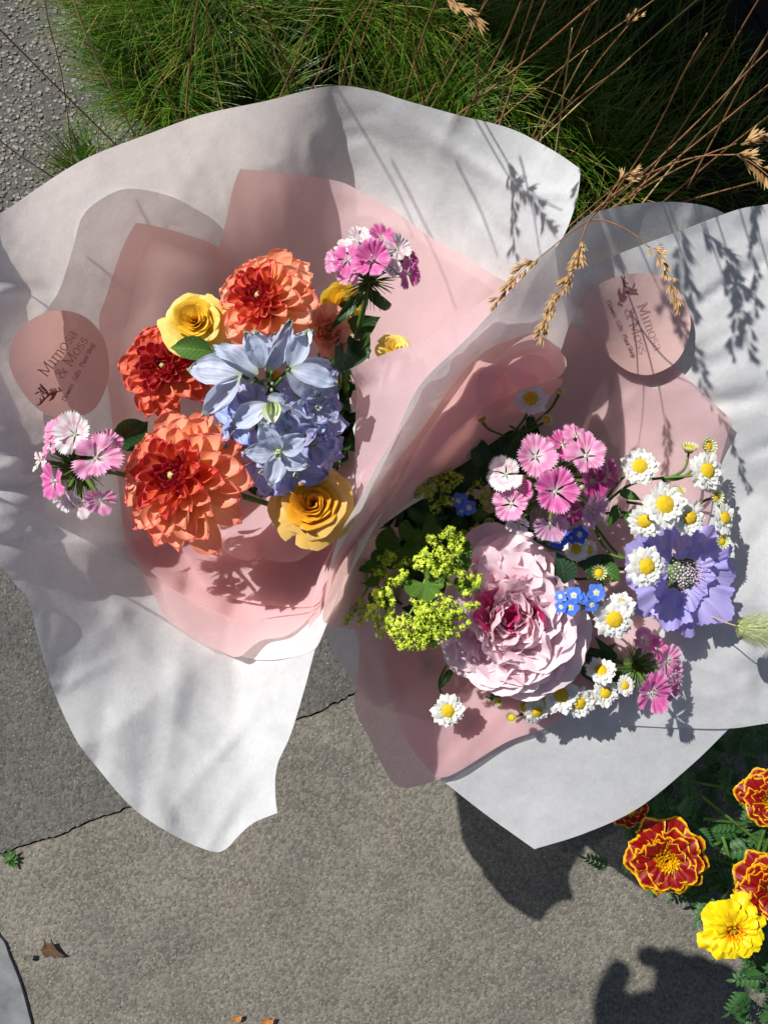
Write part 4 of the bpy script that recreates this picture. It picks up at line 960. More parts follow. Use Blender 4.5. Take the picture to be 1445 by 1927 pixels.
# delphinium ---------------------------------------------------------------
def delphinium():
    P = lambda x, y, dd: globals()['P'](x, y, dd + .014 if dd < .45 else dd)
    t = root('delphinium', 508, 710, .414, 'pale blue and lilac delphinium spike at the centre of the left bouquet', 'delphinium')
    o = t.location
    ob('stem', tube_mesh('stem', [P(505, 700, .405) - o, P(515, 745, .43) - o, P(540, 800, .48) - o, P(600, 930, .60) - o], .0016, .0024, M['stem']), t)
    rd = random.Random(8)
    sep = {}
    for mt in ('del_b', 'del_s', 'del_l'):
        for s in range(4):
            sep[mt, s] = pm('sepal', petal(1, .31 if mt != 'del_l' else .38, lambda v: (.16 + .84 * math.sin(PI * min(1, v ** .8 * .84))) * max(0, 1 - v ** 7) ** .5 + .02, 12, 9, .30 + .22 * (s % 2), (.35 - .1 * s, -.25 + .2 * s), .085 if mt != 'del_b' else .065, 4 + s % 2, s, tip=(.2, -.6, .7, -.9)[s], crk=.13), M[mt])
    bee = [pm('bee', petal(1, .3, None, 6, 5, .7, (.9, .3), .08, 3, s), M['del_w']) for s in range(2)]
    spur = pm('spur', (lambda v: (v[0], v[1], v[2]))(tube([Vector((0, 0, 0)), Vector((0, -.35, -.12)), Vector((0, -.75, .02))], .10, .03, 6, 4)), M['del_b'])
    def floret(px, py, d, rad, n, spin, mt, back=False, nsep=5, scales=None, open_=.25):
        f = ob('floret', pm('floret', dome(3, 8, .10, .08), M['del_w']), t, facing(P(px, py, d) - o, n, spin, rad))
        for k in range(nsep):
            el = open_ + rd.uniform(-.15, .15)
            ob('sepal', sep[mt, rd.randrange(4)], f, polar(k * 2 * PI / 5 + rd.uniform(-.14, .14), .04, 0, el, rd.uniform(-.2, .2), (scales[k] if scales else rd.uniform(.88, 1.08))))
        if back: ob('spur', spur, f, Matrix.Rotation(-.9, 4, 'X'))
        else:
            for k in range(4): ob('bee', bee[k % 2], f, polar(k * PI / 2 + .4, .02, .02, .7, 0, rd.uniform(.26, .36)))
        stem = ob('pedicel', tube_mesh('pedicel', [P(507, 715, .415) - o, (P(px, py, d + .004) - o).lerp(P(507, 715, .415) - o, .5) + Vector((0, 0, -.003)), P(px, py, d + .002) - o], .0008, .0010, M['stem'], 6, 4), t)
    # big upper florets, seen from behind, their sepals fanned outwards. explicit sepals: from, to, width
    def bigsepal(a, b, d0, d1, w, roll=0., s=0, mt='del_b'):
        A, B = P(a[0], a[1], d0), P(b[0], b[1], d1); L = (B - A).length * 1.03
        y = (B - A).normalized(); z = (Vector((0, 0, 1)) - y * y.z).normalized(); x = y.cross(z)
        ob('sepal', sep[mt, s], t, Matrix.Translation(A - o) @ Matrix((x, y, z)).transposed().to_4x4() @ Matrix.Rotation(roll, 4, 'Y') @ Matrix.Diagonal((L * w, L, L, 1)))
    big = [((455, 707), (355, 698), .392, .398, .85, .2, 0), ((450, 708), (384, 778), .390, .402, .62, -.3, 2), ((484, 706), (398, 655), .394, .392, .70, .6, 1), ((480, 715), (415, 672), .398, .402, 1.1, 0, 0),
           ((495, 692), (460, 622), .392, .385, .85, .3, 0), ((498, 690), (487, 615), .396, .392, 1.2, -.2, 2), ((500, 697), (546, 600), .398, .385, .5, .6, 1), ((505, 690), (520, 625), .404, .40, .9, 0, 0),
           ((545, 690), (580, 618), .388, .384, .82, .2, 2), ((548, 688), (590, 622), .394, .396, 1.0, -.5, 0), ((548, 695), (636, 725), .386, .394, .72, -.1, 0), ((556, 680), (630, 690), .392, .402, .7, .4, 1), ((540, 700), (600, 745), .394, .41, .9, 0, 0), ((530, 690), (548, 640), .40, .395, .8, .5, 1)]
    for a, b, d0, d1, w, r, s in big: bigsepal(a, b, d0, d1, w, r, s)
    for a, b in (((507, 722), (452, 706)), ((507, 720), (545, 694)), ((509, 724), (512, 700)), ((510, 730), (530, 712)), ((505, 726), (480, 712))):
        ob('pedicel', tube_mesh('pedicel', [P(*a, .410) - o, P((a[0] + b[0]) / 2, (a[1] + b[1]) / 2 + 3, .402) - o, P(*b, .393) - o], .0008, .0011, M['stem'], 6, 4), t)
    for px, py in ((500, 722), (506, 716), (503, 728), (511, 734), (497, 732), (513, 722)):
        ob('bud', pm('bud', dome(4, 8, 1, 1.6), M['del_w']), t, facing(P(px, py, .402) - o, (rd.uniform(-.4, .4), rd.uniform(-.4, .4), 1), 0, .0011))
    # hanging middle floret with pale green tube
    for a, b, w, s, dd in (((505, 762), (440, 805), .8, 0, .40), ((518, 762), (585, 808), .55, 1, .40), ((512, 765), (492, 812), .7, 2, .396), ((515, 765), (540, 812), .7, 0, .394), ((505, 745), (540, 755), .9, 1, .392)):
        bigsepal(a, b, .398, dd + .008, w, .1, s)
    for k, (a, b) in enumerate((((508, 757), (500, 802)), ((513, 757), (510, 806)), ((517, 757), (520, 802)), ((511, 757), (530, 803)))):
        A, B = P(*a, .392), P(*b, .392)
        y = (B - A).normalized(); z = Vector((0, 0, 1)); x = y.cross(z)
        ob('bee', bee[k % 2], t, Matrix.Translation(A - o) @ Matrix((x, y, z)).transposed().to_4x4() @ Matrix.Rotation(-.45 + .2 * (k % 2), 4, 'X') @ Matrix.Rotation(.5 * (k - 1.5), 4, 'Y') @ Matrix.Scale((B - A).length * rd.uniform(.75, 1.0), 4))
    for px, py, rr, tx, ty, mt, d in ((455, 790, 62, -.6, -.1, 'del_s', .415), (425, 800, 50, -.9, .1, 'del_s', .43), (470, 845, 55, -.4, -.5, 'del_l', .43), (445, 838, 44, -.8, -.4, 'del_s', .44), (590, 770, 58, .7, .1, 'del_b', .412),
                                      (600, 800, 55, .8, 0, 'del_l', .425), (585, 835, 58, .6, -.3, 'del_l', .425), (610, 850, 42, .9, -.3, 'del_l', .44), (525, 850, 70, 0, -.5, 'del_b', .405), (500, 880, 58, -.3, -.7, 'del_l', .43), (555, 885, 58, .3, -.7, 'del_l', .43),
                                      (545, 825, 55, .2, -.3, 'del_l', .415), (480, 760, 50, -.4, .2, 'del_l', .415), (560, 745, 55, .4, .3, 'del_l', .415), (600, 720, 42, .9, .2, 'del_l', .42), (510, 905, 40, -.2, -1, 'del_l', .445), (615, 765, 34, 1, 0, 'del_l', .435), (420, 770, 36, -1, .1, 'del_s', .435)):
        if py > 790: d -= .010
        floret(px, py, d, rr / F * d * 1.05, N3(tx, ty), rd.random() * 6, mt, False, 5, None, .2)
delphinium()

# sweet william -------------------------------------------------------------
DIA = {}
M['dia_w0'] = plain_mat('dianthus throat', (.45, .40, .36), (.78, .70, .70), 600, .6)
def dia_petals(mt):
    if mt not in DIA:
        DIA[mt] = [pm('petal', fan(1, .60 + .05 * s, 22, 6, .07, (.22, -.12 + .12 * s), .045, 3 + s, s, waist=.55), M[mt]) for s in range(4)]
    return DIA[mt]
THROAT = pm('floret', dome(3, 8, .10, .05), M['dia_w0'])
STAM = None
def sweet_william(px, py, d, label, florets, axis, stem, seed, tuft=None):
    global STAM
    rd = random.Random(seed); t = root('sweet_william', px, py, d, label, 'sweet william', 'sweet williams in the bouquets'); o = t.location
    if STAM is None:
        a = Acc()
        for k in range(5):
            an = k * 1.26; v, f, u = tube([Vector((0, 0, 0)), Vector((math.cos(an) * .03, math.sin(an) * .03, .12)), Vector((math.cos(an) * .10, math.sin(an) * .10, .22))], .009, .009, 4, 2); a.add(v, f, u)
        STAM = a.mesh('stamens', M['fev_bud'])
    for (fx, fy, fd, fr, tx, ty, mt) in florets:
        r = fr / F * fd * 1.06
        f = ob('floret', THROAT, t, facing(P(fx, fy, fd) - o, N3(tx, ty), rd.random() * 6, r))
        for k in range(5):
            ob('petal', dia_petals(mt)[rd.randrange(4)], f, polar(k * 2 * PI / 5 + rd.uniform(-.16, .16), .02, .006 * k, rd.uniform(-.15, .42), rd.uniform(-.22, .22), rd.uniform(.84, 1.05), rd.uniform(.88, 1.05)))
        ob('stamens', STAM, f, Matrix.Rotation(rd.random() * 6, 4, 'Z'))
        q = P(px, py, d + .012) - o; b = P(fx, fy, fd) - o - N3(tx, ty) * r * .1
        ob('calyx', tube_mesh('calyx', [q.lerp(b, .25), q.lerp(b, .6), b], .0016, .0013, M['calyx'], 6, 4), t)
    # bracts: many fine pointed green needles round the head
    a = Acc(); tf = tuft or (px, py, 34, 60)
    for k in range(tf[3]):
        an = rd.random() * 6.28; rr = tf[2] / F * d * rd.uniform(.4, 1.0)
        b = P(tf[0], tf[1], d + .010) - o; e = b + Vector((math.cos(an) * rr, math.sin(an) * rr, rd.uniform(-.003, .009)))
        m_ = b.lerp(e, .5) + Vector((0, 0, .002)); v, f, u = tube([b, m_, e], .0007, .00012, 4, 3); a.add(v, f, u)
    tag(ob('bracts', a.mesh('bracts', M['calyx']), t), kind='stuff')
    ob('stem', tube_mesh('stem', [P(*q) - o for q in stem], .0017, .0019, M['stem'], 7, 6), t)
    return t
t = sweet_william(698, 505, .425, 'tall pink sweet william head standing above the coral dahlia at the top', [
    (648, 468, .414, 20, -.2, .5, 'dia_white'), (678, 450, .410, 24, 0, .4, 'dia_white'), (718, 450, .412, 30, .2, .5, 'dia_hot'), (655, 490, .405, 32, -.5, 0, 'dia_hot'), (632, 492, .412, 24, -.9, .1, 'dia_pink'), (702, 492, .398, 37, 0, .05, 'dia_hot'),
    (700, 480, .402, 30, 0, .4, 'dia_hot'), (748, 470, .404, 28, .5, .3, 'dia_white'), (765, 515, .416, 28, .9, -.2, 'dia_hot'), (738, 505, .402, 19, .2, .1, 'dia_white'), (655, 518, .414, 22, -.4, -.2, 'dia_pink'), (770, 490, .42, 20, .9, .1, 'dia_deep')], None,
    [(695, 530, .432), (684, 580, .45), (665, 660, .49), (650, 740, .54), (640, 900, .60)], 1, (695, 532, 62, 90))
leaf(t, 'curl', 'leaf', (690, 545), (762, 612), .435, .43, .3, 1.2); leaf(t, 'lance', 'leaf', (684, 552), (622, 618), .44, .43, -.2, 1.0); leaf(t, 'oval', 'leaf', (676, 640), (690, 668), .47, .45, .2, 1.1)
leaf(t, 'oval', 'leaf_grey', (668, 640), (636, 700), .47, .44, -.3); leaf(t, 'oval', 'leaf', (660, 620), (712, 600), .475, .46, .5, 1.2); leaf(t, 'lance', 'leaf', (690, 548), (735, 580), .44, .44, 0, 1.3); leaf(t, 'oval', 'leaf', (650, 600), (660, 560), .48, .46)
t = sweet_william(150, 880, .435, 'pink and white sweet william hanging over the left edge below the sticker', [
    (143, 818, .415, 40, 0, .2, 'dia_white'), (110, 812, .425, 28, -.4, .5, 'dia_pink'), (182, 862, .412, 44, .3, .1, 'dia_pink'), (105, 905, .418, 36, -.5, -.1, 'dia_hot'), (95, 845, .43, 24, -.9, .2, 'dia_pink'), (78, 868, .43, 22, -.9, 0, 'dia_white'),
    (150, 945, .425, 30, -.1, -.7, 'dia_white'), (190, 940, .42, 30, .2, -.5, 'dia_pink'), (122, 938, .428, 24, -.3, -.6, 'dia_white'), (205, 835, .43, 26, .5, .3, 'dia_pink')], None,
    [(155, 880, .445), (220, 890, .50), (330, 920, .56), (600, 990, .61)], 2, (155, 880, 62, 220))
leaf(t, 'oval', 'leaf', (215, 838), (283, 793), .44, .45, .4, 1.3); leaf(t, 'lance', 'leaf', (180, 820), (232, 818), .45, .44, 0, 1.)
t = sweet_william(1045, 905, .49, 'big pink and magenta sweet william head above the peony', [
    (1008, 860, .462, 43, -.15, .15, 'dia_pink'), (952, 893, .468, 35, -.5, .1, 'dia_white'), (1102, 858, .464, 40, .15, .2, 'dia_pink'), (1044, 925, .455, 46, 0, -.05, 'dia_hot'), (1085, 822, .472, 30, .3, .8, 'dia_pink'), (962, 948, .468, 34, -.5, -.3, 'dia_pink'),
    (1058, 838, .476, 34, 0, .7, 'dia_hot'), (1112, 905, .472, 34, .5, -.1, 'dia_deep'), (1142, 893, .480, 30, .9, .1, 'dia_deep'), (1110, 960, .472, 38, .5, -.4, 'dia_lilac'), (1035, 985, .472, 34, 0, -.8, 'dia_lilac'), (975, 985, .476, 24, -.4, -.8, 'dia_white'), (1070, 965, .476, 26, .2, -.5, 'dia_deep'), (980, 920, .472, 24, -.3, 0, 'dia_hot')], None,
    [(1045, 905, .50), (1000, 950, .55), (880, 980, .60), (760, 1020, .64)], 3, (1040, 895, 95, 220))
for bx, by in ((1050, 884), (1094, 918)): ob('bud', pm('bud', dome(4, 8, 1, 2), M['fev_bud']), t, facing(P(bx, by, .458) - t.location, (0, .2, 1), 0, .0018))
t = sweet_william(1190, 1252, .53, 'small pink sweet william pointing right at the lower right, beside the daisies', [
    (1225, 1302, .512, 42, .2, -.2, 'dia_hot'), (1252, 1245, .518, 32, .7, 0, 'dia_pink'), (1210, 1205, .52, 26, .1, .7, 'dia_pink'), (1265, 1270, .522, 28, .9, -.1, 'dia_pink'), (1235, 1222, .52, 26, .6, .4, 'dia_hot'), (1258, 1300, .522, 26, .8, -.3, 'dia_hot')], None,
    [(1190, 1252, .535), (1130, 1235, .555), (1060, 1200, .585), (800, 1050, .64)], 4, (1195, 1258, 60, 110))
for a, b in (((1150, 1250), (1075, 1232)), ((1165, 1255), (1105, 1275)), ((1150, 1245), (1090, 1215)), ((1160, 1240), (1120, 1205)), ((1170, 1262), (1120, 1300))): leaf(t, 'lance', 'leaf', a, b, .54, .535, rnd.uniform(-.4, .4), 1.4)

# peony ----------------------------------------------------------------------
def peony():
    t = root('peony', 955, 1165, .50, 'large ruffled blush pink peony with magenta heart in the right bouquet', 'peony'); o = t.location
    rd = random.Random(12); Mt = facing(P(955, 1158, .512) - o, N3(-.05, .05), 0, .0550)
    V = {}
    for key, mt in (('b', 'peo'), ('p', 'peo_p'), ('m', 'peo_m')):
        for s in range(6):
            V[key, s] = pm('petal', fan(1, .74 + .07 * (s % 3), 18, 10, .007, (.30 - .08 * s, -.25 + .20 * s), .060, 3 + s % 3, s, waist=.4, lobes=.035 * (s % 3), cup=.30 - .04 * s), M[mt])
    ob('flower_base', pm('flower_base', dome(6, 18, .42, .28), M['peo_p']), t, Mt @ Matrix.Translation((0, 0, -.04)))
    n = 105
    for k in range(n):
        f = (k + .5) / n; az = k * 2.39996 + rd.uniform(-.45, .45)
        r0 = .02 + .42 * f ** .7; z0 = .24 - .34 * f ** 1.6
        el = 1.25 - 1.05 * f ** .7 + rd.uniform(-.35, .45)
        L = (.24 + .38 * f ** .8) * rd.uniform(.85, 1.15)
        key = 'm' if f < .055 or (rd.random() < .05 and f < .6) else ('p' if rd.random() < (.4 if f < .3 else .12) else 'b')
        ob('petal', V[key, rd.randrange(6)], t, Mt @ polar(az, r0, z0, el, rd.uniform(-.6, .6), L * rd.uniform(.8, 1.1), rd.uniform(.75, 1.25)))
    # outer guard petals and the tall ones leaning back at the top
    for az, r0, z0, el, L in ((0.1, .38, .02, .75, .62), (-.35, .40, .0, .6, .60), (.5, .40, 0, .62, .58), (-.8, .42, -.05, .45, .55), (.95, .42, -.05, .45, .52), (0., .45, -.10, .35, .70), (.4, .5, -.12, .2, .60), (-.45, .5, -.12, .2, .62),
                              (2.2, .42, -.12, .0, .62), (2.6, .45, -.14, -.1, .72), (1.6, .45, -.1, .1, .55), (-1.6, .45, -.1, .1, .55), (-2.2, .45, -.1, .1, .55), (3.1, .45, -.1, 0, .5)):
        ob('petal', V['b', rd.randrange(6)], t, Mt @ polar(az, r0, z0, el, rd.uniform(-.2, .2), L, 1.25))
    stem_to(t, (955, 1165, .52), (760, 1060, .645), .0028)
peony()

# feverfew --------------------------------------------------------------------
FEVP = [pm('petal', petal(1, .27, lambda v: (.55 + .5 * math.sin(PI * min(1, v * .8))) * max(0, 1 - v ** 9) ** .5 + .03, 8, 5, -.25, (.10, -.25 + .15 * s), .02, 3, s), M['fev']) for s in range(4)]
FEVD = pm('flower_head', dome(6, 20, .42, .24, .07, 3), M['fev_disc'])
FEVC = pm('calyx', dome(4, 12, .42, .30), M['calyx'])
FEVB = [pm('petal', petal(1, .22, None, 5, 3, .5, (.9, 1.5), 0, 3, s), M['fev_bud']) for s in range(2)]
def fev_head(t, px, py, d, rpx, tilt, seed, rings=((17, 1., .0), (15, .80, .22), (12, .56, .5)), kind='open'):
    rd = random.Random(seed); o = t.location; r = rpx / F * d * 1.10; droop = rd.uniform(-.12, .16)
    f = ob('flower_head' if kind == 'open' else 'bud', FEVD, t, facing(P(px, py, d) - o, N3(*tilt), rd.random() * 6, r))
    ob('calyx', FEVC, f, Matrix.Translation((0, 0, -.02)) @ Matrix.Rotation(PI, 4, 'X'))
    if kind == 'open':
        for n, L, el in rings:
            for k in range(n):
                ob('petal', FEVP[rd.randrange(4)], f, polar((k + rd.uniform(-.15, .15)) * 2 * PI / n + L * 3, .30, .02 + el * .12, el - droop + rd.uniform(-.16, .16), rd.uniform(-.4, .4), (L - .30) * rd.uniform(.82, 1.1), 1.0 + .35 * (1 - L) * 2.2))
    else:
        for n, L, el in ((14, .55, .3), (12, .45, .7)):
            for k in range(n): ob('petal', FEVB[k % 2], f, polar(k * 2 * PI / n + L, .42, .0, el - .7, 0, L))
    return f
def spray(name, cx, cy, d, label, heads, joints, leaves=(), seed=0):
    t = root(name, cx, cy, d, label, 'feverfew', 'feverfew sprays in the right bouquet'); o = t.location
    for i, h in enumerate(heads):
        px, py, dd, r, tl = h[:5]; kd = h[5] if len(h) > 5 else 'open'
        fev_head(t, px, py, dd, r, tl, seed * 50 + i, kind=kd)
    for i, q in enumerate(joints):
        ob('stem', tube_mesh('stem', [P(*w) - o for w in q], .0011, .0008, M['stem'], 6, 6), t)
    for l in leaves: leaf(t, *l)
    return t
spray('feverfew_spray', 1000, 790, .53, 'shaded feverfew spray with one open daisy and green buds, topmost in the right bouquet', [
    (998, 751, .485, 32, (0, .1)), (990, 713, .50, 18, (.1, .9), 'bud'), (905, 789, .50, 12, (0, .3), 'bud'), (1027, 791, .495, 14, (.2, .1), 'bud'), (1052, 739, .50, 12, (.3, .9), 'bud')],
    [[(998, 755, .49), (985, 790, .53), (930, 860, .58)], [(1027, 793, .50), (985, 812, .53), (945, 800, .54), (920, 840, .58)], [(905, 791, .505), (920, 808, .52), (948, 820, .54)], [(1052, 741, .505), (1035, 770, .52), (1000, 800, .54)]], [], 1)
spray('feverfew_spray', 1200, 930, .52, 'sunlit feverfew spray of many white daisies fanning out above the lavender scabious', [
    (1203, 878, .470, 34, (-.15, .15)), (1330, 840, .475, 20, (.3, .2), 'bud'), (1296, 846, .480, 20, (-.1, 1.4), 'bud'), (1329, 886, .470, 36, (.3, .1)), (1345, 935, .478, 18, (.3, .1), 'bud'), (1362, 975, .476, 30, (.6, .1)), (1356, 1018, .478, 18, (.2, 0), 'bud'),
    (1249, 950, .458, 42, (.05, .15)), (1212, 980, .466, 32, (-.3, -.3)), (1296, 974, .466, 33, (.2, -.1)), (1275, 925, .48, 16, (.1, .8), 'bud'), (1215, 1066, .455, 38, (.15, .05)), (1345, 905, .485, 22, (.6, -.1))],
    [[(1130, 955, .52), (1165, 905, .50), (1200, 885, .478)], [(1120, 965, .525), (1190, 910, .50), (1300, 895, .48), (1330, 888, .475)], [(1245, 905, .49), (1285, 885, .485), (1296, 850, .485)], [(1245, 905, .49), (1290, 895, .485), (1330, 845, .48)],
     [(1115, 968, .525), (1180, 965, .50), (1212, 985, .475)], [(1180, 945, .51), (1215, 950, .49), (1250, 955, .465)], [(1310, 950, .49), (1330, 940, .485), (1345, 937, .48)], [(1115, 960, .53), (1060, 990, .57), (900, 1040, .62)], [(1120, 990, .53), (1160, 1040, .51), (1215, 1070, .465)], [(1296, 980, .475), (1250, 990, .50), (1150, 970, .52)]],
    [('lance', 'leaf_mid', (1160, 950), (1148, 995), .505, .50, 0, 2.), ('lance', 'leaf_mid', (1165, 925), (1205, 938), .50, .49, 0, 2.), ('lance', 'leaf_mid', (1175, 965), (1200, 990), .50, .49, .3, 2.2), ('oval', 'leaf', (1180, 965), (1205, 975), .50, .49)], 2)
spray('feverfew_spray', 1120, 1100, .53, 'feverfew spray with daisies and a green bud between the forget-me-nots and the scabious', [
    (1155, 1165, .478, 38, (-.05, -.1)), (1083, 1033, .50, 24, (-.1, .1)), (1107, 1035, .505, 20, (.4, 0)), (1125, 1078, .485, 19, (0, .2), 'bud'), (1140, 1090, .495, 13, (.2, -.2), 'bud'), (1170, 1138, .485, 26, (.1, .7))],
    [[(1155, 1170, .485), (1120, 1150, .52), (1060, 1120, .56)], [(1125, 1082, .49), (1090, 1090, .53), (1040, 1080, .57)], [(1083, 1037, .505), (1075, 1080, .54), (1040, 1100, .57)], [(1110, 975, .51), (1140, 1035, .50), (1175, 1052, .495)]],
    [('broad', 'leaf', (1150, 1080), (1095, 1058), .51, .50, .2, 1), ('oval', 'leaf_mid', (1125, 1068), (1170, 1092), .505, .50, -.2, 1.4), ('oval', 'leaf_grey', (1060, 1100), (1052, 1040), .50, .49, .3, 1.3), ('broad', 'leaf', (1075, 1010), (1015, 1000), .51, .52, 0, .8)], 3)
spray('feverfew_spray', 1080, 1300, .56, 'row of feverfew daisies and buds lying along the bottom of the right bouquet', [
    (1055, 1307, .515, 34, (-.05, .1)), (1088, 1322, .518, 32, (.1, -.2)), (1010, 1338, .522, 27, (.3, -.3)), (988, 1330, .525, 16, (-.2, .2), 'bud'), (1138, 1303, .518, 27, (.2, 0)), (1175, 1290, .518, 19, (.2, .1)), (962, 1350, .53, 13, (-.4, .2), 'bud'),
    (936, 1318, .555, 13, (-.1, -.6), 'bud'), (1130, 1262, .515, 28, (-.2, .9)), (1112, 1320, .522, 24, (.3, -.5)), (1030, 1318, .522, 24, (-.5, .1))],
    [[(1055, 1310, .54), (1045, 1290, .555), (1030, 1240, .58)], [(988, 1333, .55), (980, 1310, .56), (965, 1290, .58)], [(936, 1318, .56), (915, 1312, .565), (880, 1305, .575)], [(1138, 1305, .545), (1110, 1270, .56), (1085, 1230, .58)], [(962, 1352, .553), (980, 1345, .555), (995, 1335, .56)]], [], 4)
spray('feverfew_spray', 843, 1337, .55, 'single feverfew daisy lying on the pink tissue at the lower left of the peony', [(843, 1337, .540, 31, (-.02, -.02))], [[(843, 1330, .548), (826, 1285, .553), (850, 1235, .565)]], [], 5)

# scabious --------------------------------------------------------------------
def scabious():
    t = root('scabious', 1272, 1080, .51, 'lavender blue scabious with ruffled petals at the right of the right bouquet', 'scabious'); o = t.location
    rd = random.Random(5); Mt = facing(P(1278, 1078, .500) - o, N3(.12, -.05), 0, .0425)
    outer = [pm('petal', fan(1, .50 + .05 * s, 22, 8, .016, (.22 - .05 * s, -.12), .045, 3 + s, s + 9, waist=.45, lobes=.06), M['sca']) for s in range(4)]
    for k in range(11):
        az = k * 2 * PI / 11 + rd.uniform(-.12, .12)
        ob('petal', outer[rd.randrange(4)], t, Mt @ polar(az, .16, -.02 - .01 * (k % 2), rd.uniform(-.05, .2), rd.uniform(-.2, .2), rd.uniform(.72, .90), rd.uniform(.9, 1.15)))
    for k in range(10):
        az = k * 2 * PI / 10 + .3; ob('petal', outer[rd.randrange(4)], t, Mt @ polar(az, .16, .02, .55 + rd.uniform(-.2, .2), rd.uniform(-.4, .4), rd.uniform(.34, .48), .9))
    a = Acc()
    for k in range(75):
        f = (k + .5) / 75; az = k * 2.4; rr = .24 * f ** .5; z = .11 * (1 - f) + .05
        v, fc, u = dome(3, 6, .024, .038, .25, k)
        Mx = Matrix.Translation((math.cos(az) * rr, math.sin(az) * rr, z + rd.uniform(-.015, .02)))
        a.add([tuple(Mx @ Vector(q)) for q in v], fc, u, rd.random())
    tag(ob('florets', a.mesh('florets', M['sca_c']), t, Mt), kind='stuff')
    ob('flower_base', pm('flower_base', dome(5, 14, .30, .13), M['calyx']), t, Mt @ Matrix.Translation((0, 0, .02)))
    a = Acc()
    for k in range(60):
        az = rd.random() * 6.28; rr = .30 * rd.random() ** .5; b = Vector((math.cos(az) * rr, math.sin(az) * rr, .10)); e = b + Vector((math.cos(az) * .04, math.sin(az) * .04, rd.uniform(.08, .14)))
        v, fc, u = tube([b, e], .003, .003, 4, 1); a.add(v, fc, u)
        v, fc, u = dome(2, 5, .010, .014); a.add([tuple(Vector(q) + e) for q in v], fc, u)
    tag(ob('anthers', a.mesh('anthers', M['sca_p']), t, Mt), kind='stuff')
    stem_to(t, (1272, 1080, .52), (800, 1050, .645), .0014)
scabious()

# forget-me-nots ---------------------------------------------------------------
FP = {m_: [pm('petal', petal(1, .46, lambda v: (math.sin(PI * min(1, v * .80 + .04)) ** .8) * (1 - v ** 8) ** .5 + .03, 6, 6, .12, (.12, -.05), .02, 2, s), M[m_]) for s in range(2)] for m_ in ('fmn', 'fmn_d')}
FE = pm('flower_head', dome(3, 10, .17, .07), M['fmn_eye'])
def forget(px, py, d, label, heads, mt='fmn', seed=0, leaves=()):
    t = root('forget_me_not', px, py, d, label, 'forget-me-not', 'forget-me-not sprigs in the right bouquet'); o = t.location; rd = random.Random(seed)
    for hx, hy, r, tx, ty in heads:
        f = ob('flower_head', FE, t, facing(P(hx, hy, d) - o, N3(tx, ty), rd.random() * 6, r / F * d * 1.05))
        for k in range(5): ob('petal', FP[mt][k % 2], f, polar(k * 2 * PI / 5, .10, 0, rd.uniform(-.05, .12), 0, .9))
        ob('stem', tube_mesh('stem', [P(px, py + 6, d + .018) - o, P((px + hx) / 2, (py + hy) / 2, d + .009) - o, P(hx, hy, d + .001) - o], .0005, .0004, M['stem'], 5, 3), t)
    ob('stem', tube_mesh('stem', [P(px, py + 6, d + .018) - o, P(px - 60, py, d + .07) - o, P(820, 1030, .63) - o], .0010, .0011, M['stem_dark'], 6, 4), t)
    for l in leaves: leaf(t, *l)
forget(1095, 1128, .470, 'bright sky blue forget-me-not cluster right of the peony', [(1121, 1115, 19, .1, .1), (1079, 1120, 18, -.2, .1), (1113, 1138, 16, .1, -.3), (1073, 1143, 18, -.1, -.1), (1054, 1122, 13, -.8, .2), (1055, 1142, 13, -.7, -.2), (1094, 1126, 13, .3, .2)], 'fmn', 1)
forget(1072, 1010, .485, 'dark blue forget-me-nots in the shade under the big sweet william', [(1090, 1006, 19, .3, 0), (1050, 1018, 18, -.2, -.3), (1060, 1002, 15, .1, .5), (1075, 1012, 12, 0, 0)], 'fmn_d', 2)
forget(870, 955, .520, 'small blue forget-me-nots in the dark gap between the folds and the peony', [(863, 942, 16, -.1, .1), (882, 955, 16, .2, 0), (868, 962, 11, -.2, -.5), (872, 935, 9, .3, .6)], 'fmn', 3, [('oval', 'leaf_mid', (888, 968), (920, 968), .53, .52, .1, 1.2)])

# lady's mantle -------------------------------------------------------------------
def star_cluster(rpx, d, n, seed, flat=.7):
    """a frothy ball of tiny five-pointed flowers"""
    rd = random.Random(seed); a = Acc(); R0 = rpx / F * d
    subs = [(Vector((rd.gauss(0, 1), rd.gauss(0, 1), rd.gauss(0, 1))).normalized() * R0 * rd.uniform(.45, 1.0), rd.uniform(.20, .34) * R0) for _ in range(max(5, n // 13))]
    for k in range(n):
        c, r = subs[k % len(subs)]
        q = Vector((rd.gauss(0, 1), rd.gauss(0, 1), rd.gauss(.3, 1))).normalized()
        p = c + q * r * rd.uniform(.7, 1.05); p.z *= flat
        s = .0017 * rd.uniform(.6, 1.15); Mx = facing(p, q + Vector((0, 0, .4)), rd.random() * 6, s); tone = rd.random()
        V = [(0, 0, .12)]; Fc = []
        for i in range(8):
            an = i * PI / 4; V += [(math.cos(an) * (1 if i % 2 == 0 else .42), math.sin(an) * (1 if i % 2 == 0 else .42), .25 if i % 2 == 0 else -.05)]
        Fc = [(0, 1 + i, 1 + (i + 1) % 8) for i in range(8)]
        a.add([tuple(Mx @ Vector(v)) for v in V], Fc, None, tone)
        if rd.random() < .5:
            v, fc, u = dome(2, 5, .3, .4); a.add([tuple(Mx @ Vector(w)) for w in v], fc, u, 1.)
    return a.mesh('flower_cluster', M['alch'])
